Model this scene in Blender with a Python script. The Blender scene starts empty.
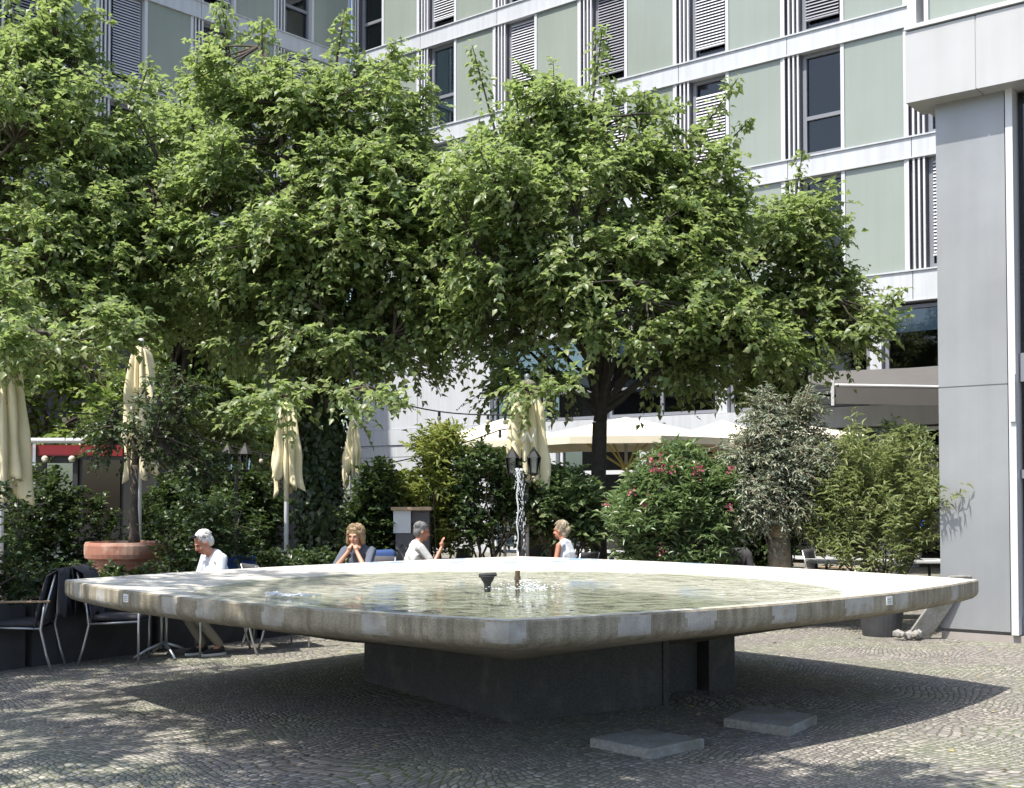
import bpy, bmesh, math, random
import numpy as np
from mathutils import Vector, Matrix
R = math.radians
random.seed(7); rng = np.random.default_rng(7)
S = bpy.context.scene
COL = S.collection

# ------------------------------------------------------------------ camera
F = 1218.0; EYE = 1.65; PITCH = R(1.8)
SH = 106.0 - F*math.tan(PITCH)
cam_d = bpy.data.cameras.new('camera'); cam = bpy.data.objects.new('camera', cam_d); COL.objects.link(cam)
cam.location = (0, 0, EYE); cam.rotation_euler = (R(90)+PITCH, 0, 0)
cam_d.sensor_width = 36; cam_d.lens = F/1024*36; cam_d.shift_y = SH/1024; cam_d.clip_end = 600; cam_d.clip_start = .05
S.camera = cam

def P(x, y, Y):
    """world point at depth Y that the photograph shows at pixel x, y"""
    xc = (x-512)/F; yc = (394-y+SH)/F
    c, s = math.cos(PITCH), math.sin(PITCH)
    d = (xc, c - yc*s, s + yc*c)
    t = Y/d[1]
    return Vector((d[0]*t, Y, EYE + d[2]*t))

# ------------------------------------------------------------------ light
SUN = Vector((.41, .34, -.97)).normalized()
el = math.asin(-SUN.z)
w = bpy.data.worlds.new('World'); S.world = w; w.use_nodes = True
nt = w.node_tree; bg = nt.nodes['Background']
sky = nt.nodes.new('ShaderNodeTexSky'); sky.sky_type = 'NISHITA'; sky.sun_disc = False
sky.sun_elevation = el; sky.sun_rotation = math.atan2(-SUN.x, -SUN.y); sky.air_density = 1.0; sky.dust_density = 2.0
nt.links.new(sky.outputs[0], bg.inputs[0]); bg.inputs[1].default_value = .15
sd = bpy.data.lights.new('sun', 'SUN'); sd.energy = 4.2; sd.angle = R(.55); sd.color = (1, .955, .88)
sun = bpy.data.objects.new('sun', sd); COL.objects.link(sun)
sun.rotation_euler = SUN.to_track_quat('-Z', 'Y').to_euler(); sun.location = (-10, -8, 25)
S.view_settings.view_transform = 'Standard'; S.view_settings.look = 'None'
S.view_settings.gamma = 1; S.view_settings.use_curve_mapping = False; S.view_settings.exposure = .85
S.render.engine = 'CYCLES'; S.cycles.max_bounces = 7; S.cycles.transparent_max_bounces = 12
S.cycles.diffuse_bounces = 4; S.cycles.caustics_reflective = False; S.cycles.caustics_refractive = False
S.cycles.sample_clamp_indirect = 6

# ------------------------------------------------------------------ materials
MATS = {}
def mat(name, col, rough=.6, metal=0, spec=.5, var=0, vscale=4, bump=0, bscale=40, col2=None, dirt=None, dscale=1.5, detail=6, streak=0):
    m = bpy.data.materials.new(name); m.use_nodes = True; MATS[name] = m
    n = m.node_tree.nodes; l = m.node_tree.links; b = n['Principled BSDF']
    b.inputs['Base Color'].default_value = (*col, 1); b.inputs['Roughness'].default_value = rough
    b.inputs['Metallic'].default_value = metal; b.inputs['Specular IOR Level'].default_value = spec
    tc = n.new('ShaderNodeTexCoord')
    if var or col2:
        t = n.new('ShaderNodeTexNoise'); t.inputs['Scale'].default_value = vscale; t.inputs['Detail'].default_value = detail
        l.new(tc.outputs['Object'], t.inputs['Vector'])
        r = n.new('ShaderNodeValToRGB'); l.new(t.outputs['Fac'], r.inputs[0])
        c2 = col2 or tuple(c*(1-var) for c in col); c1 = col if col2 else tuple(min(1, c*(1+var)) for c in col)
        r.color_ramp.elements[0].position = .32; r.color_ramp.elements[1].position = .68
        r.color_ramp.elements[0].color = (*c2, 1); r.color_ramp.elements[1].color = (*c1, 1)
        out = r.outputs[0]
        if dirt:
            t2 = n.new('ShaderNodeTexNoise'); t2.inputs['Scale'].default_value = dscale; t2.inputs['Detail'].default_value = 8
            t2.inputs['Roughness'].default_value = .65
            l.new(tc.outputs['Object'], t2.inputs['Vector'])
            r2 = n.new('ShaderNodeValToRGB'); l.new(t2.outputs['Fac'], r2.inputs[0])
            r2.color_ramp.elements[0].position = .5; r2.color_ramp.elements[1].position = .68
            mx = n.new('ShaderNodeMixRGB'); l.new(r2.outputs[0], mx.inputs[0]); l.new(out, mx.inputs[1]); mx.inputs[2].default_value = (*dirt, 1)
            out = mx.outputs[0]
        if streak:
            mp = n.new('ShaderNodeMapping'); mp.inputs['Scale'].default_value = (7, 7, .35); l.new(tc.outputs['Object'], mp.inputs['Vector'])
            t3 = n.new('ShaderNodeTexNoise'); t3.inputs['Scale'].default_value = 1; t3.inputs['Detail'].default_value = 7; l.new(mp.outputs[0], t3.inputs['Vector'])
            r3 = n.new('ShaderNodeValToRGB'); l.new(t3.outputs['Fac'], r3.inputs[0]); r3.color_ramp.elements[0].position = .35; r3.color_ramp.elements[1].position = .6
            q = 1-streak; r3.color_ramp.elements[0].color = (q, q, q*.98, 1); r3.color_ramp.elements[1].color = (1, 1, 1, 1)
            m3 = n.new('ShaderNodeMixRGB'); m3.blend_type = 'MULTIPLY'; m3.inputs[0].default_value = 1; l.new(out, m3.inputs[1]); l.new(r3.outputs[0], m3.inputs[2]); out = m3.outputs[0]
        l.new(out, b.inputs['Base Color'])
    if bump:
        t = n.new('ShaderNodeTexNoise'); t.inputs['Scale'].default_value = bscale; t.inputs['Detail'].default_value = 5
        l.new(tc.outputs['Object'], t.inputs['Vector'])
        bp = n.new('ShaderNodeBump'); bp.inputs['Strength'].default_value = bump; bp.inputs['Distance'].default_value = .01
        l.new(t.outputs['Fac'], bp.inputs['Height']); l.new(bp.outputs[0], b.inputs['Normal'])
    return m

def leafmat(name, c1, c2, trans, rough=.38, spec=.5, tmix=.3):
    m = bpy.data.materials.new(name); m.use_nodes = True; MATS[name] = m
    n = m.node_tree.nodes; l = m.node_tree.links; b = n['Principled BSDF']
    g = n.new('ShaderNodeNewGeometry'); r = n.new('ShaderNodeValToRGB')
    l.new(g.outputs['Random Per Island'], r.inputs[0])
    r.color_ramp.elements[0].color = (*c1, 1); r.color_ramp.elements[1].color = (*c2, 1)
    e = r.color_ramp.elements.new(.25); e.color = (c1[0]*.75, c1[1]*.85, c1[2]*.8, 1)
    e = r.color_ramp.elements.new(.82); e.color = (c2[0]*1.0, c2[1]*.92, c2[2]*.75, 1)
    l.new(r.outputs[0], b.inputs['Base Color']); b.inputs['Roughness'].default_value = rough; b.inputs['Specular IOR Level'].default_value = spec
    tr = n.new('ShaderNodeBsdfTranslucent'); tr.inputs[0].default_value = (*trans, 1)
    mx = n.new('ShaderNodeMixShader'); mx.inputs[0].default_value = tmix
    l.new(b.outputs[0], mx.inputs[1]); l.new(tr.outputs[0], mx.inputs[2]); l.new(mx.outputs[0], n['Material Output'].inputs[0])
    return m

def concrete_mat():
    m = bpy.data.materials.new('concrete'); m.use_nodes = True; MATS['concrete'] = m
    n = m.node_tree.nodes; l = m.node_tree.links; b = n['Principled BSDF']; b.inputs['Roughness'].default_value = .8
    tc = n.new('ShaderNodeTexCoord')
    def noise(sc, de, rough=.6, scale=None):
        t = n.new('ShaderNodeTexNoise'); t.inputs['Scale'].default_value = sc; t.inputs['Detail'].default_value = de; t.inputs['Roughness'].default_value = rough
        if scale:
            mp = n.new('ShaderNodeMapping'); mp.inputs['Scale'].default_value = scale; l.new(tc.outputs['Object'], mp.inputs['Vector']); l.new(mp.outputs[0], t.inputs['Vector'])
        else: l.new(tc.outputs['Object'], t.inputs['Vector'])
        return t.outputs['Fac']
    def ramp(src, a, b_, c0, c1):
        r = n.new('ShaderNodeValToRGB'); l.new(src, r.inputs[0]); r.color_ramp.elements[0].position = a; r.color_ramp.elements[1].position = b_
        r.color_ramp.elements[0].color = (*c0, 1); r.color_ramp.elements[1].color = (*c1, 1); return r.outputs[0]
    def mult(a, b_):
        x = n.new('ShaderNodeMixRGB'); x.blend_type = 'MULTIPLY'; x.inputs[0].default_value = 1; l.new(a, x.inputs[1]); l.new(b_, x.inputs[2]); return x.outputs[0]
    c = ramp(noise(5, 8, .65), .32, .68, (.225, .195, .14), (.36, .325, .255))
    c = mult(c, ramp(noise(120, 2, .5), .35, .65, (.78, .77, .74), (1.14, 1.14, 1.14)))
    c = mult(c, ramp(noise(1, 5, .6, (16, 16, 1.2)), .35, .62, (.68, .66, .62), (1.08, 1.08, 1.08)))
    l.new(c, b.inputs['Base Color'])
    bp = n.new('ShaderNodeBump'); bp.inputs['Strength'].default_value = .5; bp.inputs['Distance'].default_value = .006
    l.new(noise(90, 4), bp.inputs['Height']); l.new(bp.outputs[0], b.inputs['Normal'])
concrete_mat()
mat('patch', (.37, .35, .315), .8, var=.14, vscale=12, bump=.4, bscale=90, dirt=(.27, .235, .175), dscale=9)
mat('plaque', (.75, .75, .73), .5)
mat('plinth', (.052, .052, .049), .7, var=.35, vscale=60, bump=.25, bscale=90, dirt=(.10, .092, .078), dscale=3.5)
mat('plinth_joint', (.035, .036, .036), .8)
mat('slab', (.27, .26, .24), .85, var=.22, vscale=40, bump=.5, bscale=70, dirt=(.17, .16, .12), dscale=5)
mat('white_panel', (.51, .53, .56), .35, var=.04, vscale=.8, streak=.10)
mat('white_frame', (.56, .57, .585), .35)
mat('green_panel', (.262, .297, .262), .2, var=.07, vscale=.3, spec=.6, streak=.03, bump=.06, bscale=.9)
mat('fin_dark', (.09, .085, .095), .5)
mat('fin_white', (.62, .63, .65), .35)
mat('wall_dark', (.05, .05, .055), .8)
mat('blind', (.62, .62, .65), .45)
mat('blind_dark', (.30, .30, .33), .45)
mat('curtain', (.55, .58, .46), .8, var=.08, vscale=6)
mat('frame_grey', (.20, .21, .235), .4)
mat('alu', (.305, .315, .325), .42, metal=.35, var=.09, vscale=1.1, bump=.08, bscale=2.5, streak=.05)
mat('alu_light', (.43, .43, .43), .45, metal=.15, var=.06, vscale=.9, streak=.05)
mat('plinth_strip', (.30, .27, .25), .7, var=.1)
mat('steel', (.55, .56, .57), .35, metal=.8)
mat('black_metal', (.02, .02, .022), .65)
mat('dark_plastic', (.05, .05, .053), .55, var=.2, vscale=6)
mat('dark_fabric', (.058, .056, .063), .95, var=.15, vscale=30, bump=.3, bscale=200)
mat('sling', (.075, .074, .08), .85)
mat('wood_arm', (.36, .255, .16), .5, var=.2, vscale=30)
mat('wood', (.30, .20, .11), .6, var=.2, vscale=12)
mat('planter', (.052, .052, .055), .7, var=.2, vscale=5, bump=.1)
mat('soil', (.05, .04, .03), .95)
mat('terracotta', (.33, .145, .095), .75, var=.15, vscale=6, bump=.15, dirt=(.5, .36, .28), dscale=3)
mat('canvas', (.74, .66, .45), .9, var=.05, vscale=5, bump=.1, bscale=150)
mat('canvas_white', (.80, .75, .62), .9, var=.03)
mat('canvas_mark', (.82, .80, .72), .9)
mat('strut', (.55, .45, .16), .5)
mat('awning', (.105, .10, .095), .9, var=.05, vscale=3)
mat('red', (.20, .008, .012), .45)
mat('blue', (.02, .075, .42), .5)
mat('bluecloth', (.03, .065, .19), .9)
mat('skin', (.55, .30, .20), .5, var=.06, vscale=15)
mat('skin_tan', (.45, .21, .135), .5, var=.06, vscale=15)
mat('hair_white', (.60, .58, .55), .6, var=.15, vscale=60, bump=.5, bscale=120)
mat('hair_blond', (.31, .22, .125), .5, var=.3, vscale=50, bump=.6, bscale=110)
mat('hair_pale', (.33, .27, .19), .5, var=.25, vscale=50, bump=.6, bscale=110)
mat('hair_grey', (.17, .165, .165), .6, var=.3, vscale=60, bump=.5, bscale=120)
mat('shirt_white', (.72, .75, .80), .9, bump=.3, bscale=18)
mat('shirt_grey', (.58, .57, .55), .9, bump=.3, bscale=18)
mat('shirt_slate', (.095, .11, .145), .9, bump=.3, bscale=18)
mat('khaki', (.23, .21, .17), .9, bump=.3, bscale=18)
mat('navy', (.03, .035, .05), .9)
mat('shoe_black', (.02, .02, .022), .6)
mat('sole_white', (.75, .75, .73), .6)
mat('lens', (.01, .01, .012), .08)
mat('eye', (.04, .03, .025), .2)
mat('lip', (.34, .12, .10), .5)
mat('bark', (.075, .060, .046), .95, var=.3, vscale=14, bump=.9, bscale=26)
mat('bark_dark', (.045, .038, .03), .95, var=.3, vscale=14, bump=.9, bscale=26)
mat('bark_pale', (.26, .20, .14), .95, var=.3, vscale=14, bump=.9, bscale=26)
mat('pipe', (.11, .075, .045), .6, metal=.3)
mat('spare_white', (.8, .8, .8), .5)
mat('glow_bulb', (.55, .5, .38), .15)
leafmat('leaf_linden', (.124, .176, .070), (.250, .298, .152), (.42, .55, .17), .42, .62, .44)
leafmat('leaf_fresh', (.12, .18, .04), (.22, .27, .09), (.36, .5, .1), .4, .5, .35)
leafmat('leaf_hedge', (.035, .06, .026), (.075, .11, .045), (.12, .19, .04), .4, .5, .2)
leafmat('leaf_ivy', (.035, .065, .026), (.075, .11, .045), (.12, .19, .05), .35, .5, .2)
leafmat('leaf_olive', (.16, .19, .14), (.32, .35, .29), (.32, .38, .22), .45, .5, .2)
leafmat('leaf_oleander', (.10, .155, .07), (.20, .26, .14), (.28, .42, .14), .36, .55, .25)
leafmat('leaf_willow', (.15, .185, .075), (.28, .31, .16), (.38, .46, .16), .42, .5, .3)
leafmat('leaf_bamboo', (.15, .20, .05), (.28, .31, .11), (.42, .48, .12), .42, .5, .35)
leafmat('petal', (.50, .08, .16), (.62, .20, .30), (.6, .1, .2), .6, .3, .3)

def fresnel_glass(name, tint, gloss=(1, 1, 1), base=.06, rough=.02, ior=1.45, bumpscale=None, bumpstr=.1, dist=.02):
    m = bpy.data.materials.new(name); m.use_nodes = True; MATS[name] = m
    n = m.node_tree.nodes; l = m.node_tree.links; n.remove(n['Principled BSDF'])
    t = n.new('ShaderNodeBsdfTransparent'); t.inputs[0].default_value = (*tint, 1)
    g = n.new('ShaderNodeBsdfGlossy'); g.inputs[0].default_value = (*gloss, 1); g.inputs['Roughness'].default_value = rough
    f = n.new('ShaderNodeFresnel'); f.inputs[0].default_value = ior
    ma = n.new('ShaderNodeMath'); ma.operation = 'ADD'; ma.inputs[1].default_value = base; ma.use_clamp = True
    mx = n.new('ShaderNodeMixShader')
    l.new(f.outputs[0], ma.inputs[0]); l.new(ma.outputs[0], mx.inputs[0]); l.new(t.outputs[0], mx.inputs[1]); l.new(g.outputs[0], mx.inputs[2])
    l.new(mx.outputs[0], n['Material Output'].inputs[0])
    if bumpscale:
        tc = n.new('ShaderNodeTexCoord')
        no = n.new('ShaderNodeTexNoise'); no.inputs['Scale'].default_value = bumpscale; no.inputs['Detail'].default_value = 6; no.inputs['Distortion'].default_value = .8
        l.new(tc.outputs['Object'], no.inputs['Vector'])
        wv = n.new('ShaderNodeTexWave'); wv.wave_type = 'RINGS'; wv.rings_direction = 'SPHERICAL'
        wv.inputs['Scale'].default_value = 1.6; wv.inputs['Distortion'].default_value = 6; wv.inputs['Detail'].default_value = 2
        l.new(tc.outputs['Object'], wv.inputs['Vector'])
        ad = n.new('ShaderNodeMath'); ad.operation = 'MULTIPLY_ADD'; ad.inputs[1].default_value = .10
        l.new(wv.outputs['Fac'], ad.inputs[0]); l.new(no.outputs['Fac'], ad.inputs[2])
        bp = n.new('ShaderNodeBump'); bp.inputs['Strength'].default_value = bumpstr; bp.inputs['Distance'].default_value = dist
        l.new(ad.outputs[0], bp.inputs['Height']); l.new(bp.outputs[0], g.inputs['Normal']); l.new(bp.outputs[0], f.inputs['Normal'])
    return m
fresnel_glass('glass', (.55, .6, .6), base=.05)
fresnel_glass('glass_dark', (.22, .25, .28), base=.02)
fresnel_glass('glass_teal', (.35, .5, .5), gloss=(.8, .95, 1), base=.22)
fresnel_glass('water', (.92, .95, .92), base=.13, ior=1.33, bumpscale=4.5, bumpstr=1.0, dist=.085)

def spray_mat():
    m = bpy.data.materials.new('spray'); m.use_nodes = True; MATS['spray'] = m
    n = m.node_tree.nodes; l = m.node_tree.links; b = n['Principled BSDF']
    b.inputs['Base Color'].default_value = (.9, .93, .95, 1); b.inputs['Roughness'].default_value = .12
    b.inputs['Specular IOR Level'].default_value = .8
    tr = n.new('ShaderNodeBsdfTransparent'); mx = n.new('ShaderNodeMixShader'); mx.inputs[0].default_value = .5
    l.new(b.outputs[0], mx.inputs[1]); l.new(tr.outputs[0], mx.inputs[2]); l.new(mx.outputs[0], n['Material Output'].inputs[0])
spray_mat()

def rim_mat():
    """worn pale stone of the dish: lime bloom, chalk smears, wet brown ring at the waterline"""
    m = bpy.data.materials.new('dish'); m.use_nodes = True; MATS['dish'] = m
    n = m.node_tree.nodes; l = m.node_tree.links; b = n['Principled BSDF']; b.inputs['Roughness'].default_value = .6
    tc = n.new('ShaderNodeTexCoord')
    def noise(sc, de=6, vec=None):
        t = n.new('ShaderNodeTexNoise'); t.inputs['Scale'].default_value = sc; t.inputs['Detail'].default_value = de
        t.inputs['Roughness'].default_value = .62
        l.new(vec or tc.outputs['Object'], t.inputs['Vector']); return t.outputs['Fac']
    def ramp(src, a, b_, c0=(0, 0, 0), c1=(1, 1, 1)):
        r = n.new('ShaderNodeValToRGB'); l.new(src, r.inputs[0]); r.color_ramp.elements[0].position = a; r.color_ramp.elements[1].position = b_
        r.color_ramp.elements[0].color = (*c0, 1); r.color_ramp.elements[1].color = (*c1, 1); return r.outputs[0]
    def mix(f, a, b_):
        x = n.new('ShaderNodeMixRGB'); l.new(f, x.inputs[0]); l.new(a, x.inputs[1])
        if isinstance(b_, tuple): x.inputs[2].default_value = (*b_, 1)
        else: l.new(b_, x.inputs[2])
        return x.outputs[0]
    base = ramp(noise(3.2, 8), .35, .68, (.50, .47, .41), (.74, .71, .65))
    base = mix(ramp(noise(11, 5), .56, .66), base, (.36, .31, .22))
    # radial wetness: dark algae ring by the water
    sep = n.new('ShaderNodeSeparateXYZ'); l.new(tc.outputs['Object'], sep.inputs[0])
    v = n.new('ShaderNodeVectorMath'); v.operation = 'LENGTH'
    mp = n.new('ShaderNodeMapping'); mp.inputs['Location'].default_value = (0, .85, 0); mp.inputs['Scale'].default_value = (1, 1, 0)
    l.new(tc.outputs['Object'], mp.inputs['Vector']); l.new(mp.outputs[0], v.inputs[0])
    nn = noise(1.8, 6); ad = n.new('ShaderNodeMath'); ad.operation = 'MULTIPLY_ADD'; ad.inputs[1].default_value = 1.1
    l.new(nn, ad.inputs[0]); l.new(v.outputs['Value'], ad.inputs[2])
    dv = n.new('ShaderNodeMath'); dv.operation = 'DIVIDE'; dv.inputs[1].default_value = 5.0; l.new(ad.outputs[0], dv.inputs[0])
    wet = ramp(dv.outputs[0], .585, .66, (1, 1, 1), (0, 0, 0))
    base = mix(wet, base, (.40, .40, .31))
    far = n.new('ShaderNodeMath'); far.operation = 'DIVIDE'; far.inputs[1].default_value = 6.0; l.new(v.outputs['Value'], far.inputs[0])
    mm = n.new('ShaderNodeMath'); mm.operation = 'MULTIPLY'; l.new(ramp(far.outputs[0], .58, .64), mm.inputs[0]); l.new(ramp(noise(2.6, 9), .52, .58), mm.inputs[1])
    base = mix(mm.outputs[0], base, (.20, .30, .47))                        # blue chalk rubbed on the outer rim
    l.new(base, b.inputs['Base Color'])
    bp = n.new('ShaderNodeBump'); bp.inputs['Strength'].default_value = .25; bp.inputs['Distance'].default_value = .01
    l.new(noise(45, 4), bp.inputs['Height']); l.new(bp.outputs[0], b.inputs['Normal'])
rim_mat()

def cobble_mat():
    m = bpy.data.materials.new('cobbles'); m.use_nodes = True; MATS['cobbles'] = m
    n = m.node_tree.nodes; l = m.node_tree.links; b = n['Principled BSDF']; b.inputs['Roughness'].default_value = .72
    tc = n.new('ShaderNodeTexCoord'); mp = n.new('ShaderNodeMapping'); mp.inputs['Rotation'].default_value = (0, 0, .72)
    l.new(tc.outputs['Object'], mp.inputs['Vector'])
    wob = n.new('ShaderNodeTexNoise'); wob.inputs['Scale'].default_value = .55; wob.inputs['Detail'].default_value = 1
    l.new(mp.outputs[0], wob.inputs['Vector'])
    va = n.new('ShaderNodeVectorMath'); va.operation = 'MULTIPLY_ADD'; va.inputs[1].default_value = (1.3, 1.3, 0)
    l.new(wob.outputs['Color'], va.inputs[0]); l.new(mp.outputs[0], va.inputs[2])
    def vor(feat):
        v = n.new('ShaderNodeTexVoronoi'); v.voronoi_dimensions = '2D'; v.feature = feat
        v.inputs['Scale'].default_value = 20; v.inputs['Randomness'].default_value = .5
        l.new(va.outputs[0], v.inputs['Vector']); return v
    ve = vor('DISTANCE_TO_EDGE'); vc = vor('F1')
    def ramp(src, els):
        r = n.new('ShaderNodeValToRGB'); l.new(src, r.inputs[0])
        while len(r.color_ramp.elements) < len(els): r.color_ramp.elements.new(.5)
        for e, (p, c) in zip(r.color_ramp.elements, els): e.position = p; e.color = (*c, 1)
        return r.outputs[0]
    sp = n.new('ShaderNodeSeparateColor'); l.new(vc.outputs['Color'], sp.inputs[0])
    stone = ramp(sp.outputs[0], [(0, (.19, .18, .165)), (.45, (.285, .27, .245)), (.8, (.35, .32, .28)), (1, (.46, .43, .385))])
    big = n.new('ShaderNodeTexNoise'); big.inputs['Scale'].default_value = .9; big.inputs['Detail'].default_value = 7; l.new(tc.outputs['Object'], big.inputs['Vector'])
    gapc = n.new('ShaderNodeMixRGB'); l.new(ramp(big.outputs['Fac'], [(.45, (0, 0, 0)), (.62, (1, 1, 1))]), gapc.inputs[0])
    gapc.inputs[1].default_value = (.115, .102, .08, 1); gapc.inputs[2].default_value = (.12, .15, .05, 1)
    gap = ramp(ve.outputs['Distance'], [(.06, (0, 0, 0)), (.15, (1, 1, 1))])
    fine = n.new('ShaderNodeTexNoise'); fine.inputs['Scale'].default_value = 55; fine.inputs['Detail'].default_value = 5; l.new(tc.outputs['Object'], fine.inputs['Vector'])
    spk = n.new('ShaderNodeMixRGB'); spk.blend_type = 'MULTIPLY'; spk.inputs[0].default_value = 1
    l.new(stone, spk.inputs[1]); l.new(ramp(fine.outputs['Fac'], [(.3, (.65, .65, .65)), (.7, (1.15, 1.15, 1.15))]), spk.inputs[2])
    mx = n.new('ShaderNodeMixRGB'); l.new(gap, mx.inputs[0]); l.new(gapc.outputs[0], mx.inputs[1]); l.new(spk.outputs[0], mx.inputs[2])
    moss = n.new('ShaderNodeTexNoise'); moss.inputs['Scale'].default_value = 2.6; moss.inputs['Detail'].default_value = 9; moss.inputs['Roughness'].default_value = .7
    l.new(tc.outputs['Object'], moss.inputs['Vector'])
    mx2 = n.new('ShaderNodeMixRGB'); l.new(ramp(moss.outputs['Fac'], [(.60, (0, 0, 0)), (.74, (.75, .75, .75))]), mx2.inputs[0])
    l.new(mx.outputs[0], mx2.inputs[1]); mx2.inputs[2].default_value = (.12, .145, .05, 1)
    l.new(mx2.outputs[0], b.inputs['Base Color'])
    hh = ramp(ve.outputs['Distance'], [(.0, (0, 0, 0)), (.22, (.85, .85, .85)), (.5, (1, 1, 1))])
    hm = n.new('ShaderNodeMath'); hm.operation = 'MULTIPLY_ADD'; hm.inputs[1].default_value = .18; l.new(fine.outputs['Fac'], hm.inputs[0]); l.new(hh, hm.inputs[2])
    hm2 = n.new('ShaderNodeMath'); hm2.operation = 'MULTIPLY_ADD'; hm2.inputs[1].default_value = .5; l.new(sp.outputs[1], hm2.inputs[0]); l.new(hm.outputs[0], hm2.inputs[2])
    bp = n.new('ShaderNodeBump'); bp.inputs['Strength'].default_value = .85; bp.inputs['Distance'].default_value = .012
    l.new(hm2.outputs[0], bp.inputs['Height']); l.new(bp.outputs[0], b.inputs['Normal'])
cobble_mat()

# ------------------------------------------------------------------ object helpers
WL = {}
def tag(o, label=None, cat=None, group=None, kind=None):
    if label: o['label'] = label
    if cat: o['category'] = cat
    if group: o['group'] = group
    if kind: o['kind'] = kind
    return o
def thing(name, label, cat, loc, group=None, rz=0):
    o = bpy.data.objects.new(name, None); COL.objects.link(o); o.empty_display_size = .1
    o.location = loc; o.rotation_euler = (0, 0, rz); WL[o.name] = Vector(loc)
    return tag(o, label, cat, group)
def finish(me, name, mats, parent, origin, smooth):
    for m in (mats if isinstance(mats, (list, tuple)) else [mats]): me.materials.append(MATS[m])
    if smooth: me.polygons.foreach_set('use_smooth', [True]*len(me.polygons))
    o = bpy.data.objects.new(name, me); COL.objects.link(o)
    if parent: o.parent = parent
    WL[o.name] = origin.copy()
    if not parent: o.location = origin
    return o
class MB:
    """collects shapes for ONE mesh; world=True coordinates are made relative to the parent thing"""
    def __init__(s): s.v = []; s.f = []; s.mi = []; s.m = 0
    def add(s, vs, fs):
        b = len(s.v); s.v += [tuple(x) for x in vs]; s.f += [tuple(b+i for i in f) for f in fs]; s.mi += [s.m]*len(fs); return s
    def obox(s, o, ax, ay, az):
        """box from corner o with edge vectors"""
        o, ax, ay, az = map(Vector, (o, ax, ay, az))
        vs = [o, o+ax, o+ax+ay, o+ay, o+az, o+ax+az, o+ax+ay+az, o+ay+az]
        fs = [(0, 3, 2, 1), (4, 5, 6, 7), (0, 1, 5, 4), (1, 2, 6, 5), (2, 3, 7, 6), (3, 0, 4, 7)]
        if ax.cross(ay).dot(az) < 0: fs = [f[::-1] for f in fs]
        return s.add(vs, fs)
    def box(s, c, d, rz=0, bev=0):
        x, y, z = d[0]/2, d[1]/2, d[2]/2
        if bev:
            bm = bmesh.new(); bmesh.ops.create_cube(bm, size=1)
            for v in bm.verts: v.co = Vector((v.co.x*d[0], v.co.y*d[1], v.co.z*d[2]))
            bmesh.ops.bevel(bm, geom=bm.edges[:], offset=bev, segments=2, affect='EDGES', profile=.5)
            m = Matrix.Translation(c) @ Matrix.Rotation(rz, 4, 'Z')
            bm.verts.index_update()
            s.add([m @ v.co for v in bm.verts], [[v.index for v in f.verts] for f in bm.faces]); bm.free(); return s
        m = Matrix.Translation(c) @ Matrix.Rotation(rz, 4, 'Z')
        o = m @ Vector((-x, -y, -z)); r3 = m.to_3x3()
        return s.obox(o, r3 @ Vector((2*x, 0, 0)), r3 @ Vector((0, 2*y, 0)), r3 @ Vector((0, 0, 2*z)))
    def tube(s, pts, rad, n=8, caps=True):
        pts = [Vector(p) for p in pts]; k = len(pts)
        rad = rad if isinstance(rad, (list, tuple)) else [rad]*k
        vs = []; prev = None
        for i, p in enumerate(pts):
            t = (pts[min(i+1, k-1)]-pts[max(i-1, 0)])
            t = t.normalized() if t.length > 1e-9 else Vector((0, 0, 1))
            a = prev if prev is not None else (Vector((1, 0, 0)) if abs(t.x) < .8 else Vector((0, 1, 0)))
            a = (a-t*a.dot(t)); a = a.normalized() if a.length > 1e-6 else t.orthogonal().normalized()
            prev = a; b = t.cross(a)
            for j in range(n):
                an = 2*math.pi*j/n; vs.append(p+(a*math.cos(an)+b*math.sin(an))*rad[i])
        fs = [(i*n+j, i*n+(j+1) % n, (i+1)*n+(j+1) % n, (i+1)*n+j) for i in range(k-1) for j in range(n)]
        if caps: fs += [tuple(range(n))[::-1], tuple(range((k-1)*n, k*n))]
        return s.add(vs, fs)
    def lathe(s, prof, c=(0, 0, 0), n=24, caps=True):
        c = Vector(c); vs = [c+Vector((r*math.cos(2*math.pi*j/n), r*math.sin(2*math.pi*j/n), z)) for r, z in prof for j in range(n)]; k = len(prof)
        fs = [(i*n+j, i*n+(j+1) % n, (i+1)*n+(j+1) % n, (i+1)*n+j) for i in range(k-1) for j in range(n)]
        if caps: fs += [tuple(range(n))[::-1], tuple(range((k-1)*n, k*n))]
        return s.add(vs, fs)
    def ball(s, c, r, sub=2, rot=None):
        r = r if isinstance(r, (tuple, list)) else (r, r, r)
        bm = bmesh.new(); bmesh.ops.create_icosphere(bm, subdivisions=sub, radius=1); bm.verts.index_update(); c = Vector(c)
        def tr(v):
            q = Vector((v.x*r[0], v.y*r[1], v.z*r[2])); return c+(rot @ q if rot else q)
        s.add([tr(v.co) for v in bm.verts], [[v.index for v in f.verts] for f in bm.faces]); bm.free(); return s
    def cap(s, a, ra, b, rb):
        a, b = Vector(a), Vector(b); d = (b-a).length; st = max(2, int(d/(min(ra, rb)*.45))+1)
        for i in range(st+1):
            t = i/st; s.ball(a.lerp(b, t), ra+(rb-ra)*t, 1)
        return s
    def build(s, name, mats, parent=None, origin=None, smooth=False, world=False):
        me = bpy.data.meshes.new(name)
        org = Vector(origin) if origin is not None else Vector((0, 0, 0))
        if parent and world: org = WL[parent.name]
        v = [(x[0]-org.x, x[1]-org.y, x[2]-org.z) for x in s.v] if (world or origin is not None) else s.v
        me.from_pydata(v, [], s.f)
        if any(s.mi): me.polygons.foreach_set('material_index', s.mi)
        me.update()
        return finish(me, name, mats, parent, org if (world or origin is not None) else (WL[parent.name] if parent else org), smooth)

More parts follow.
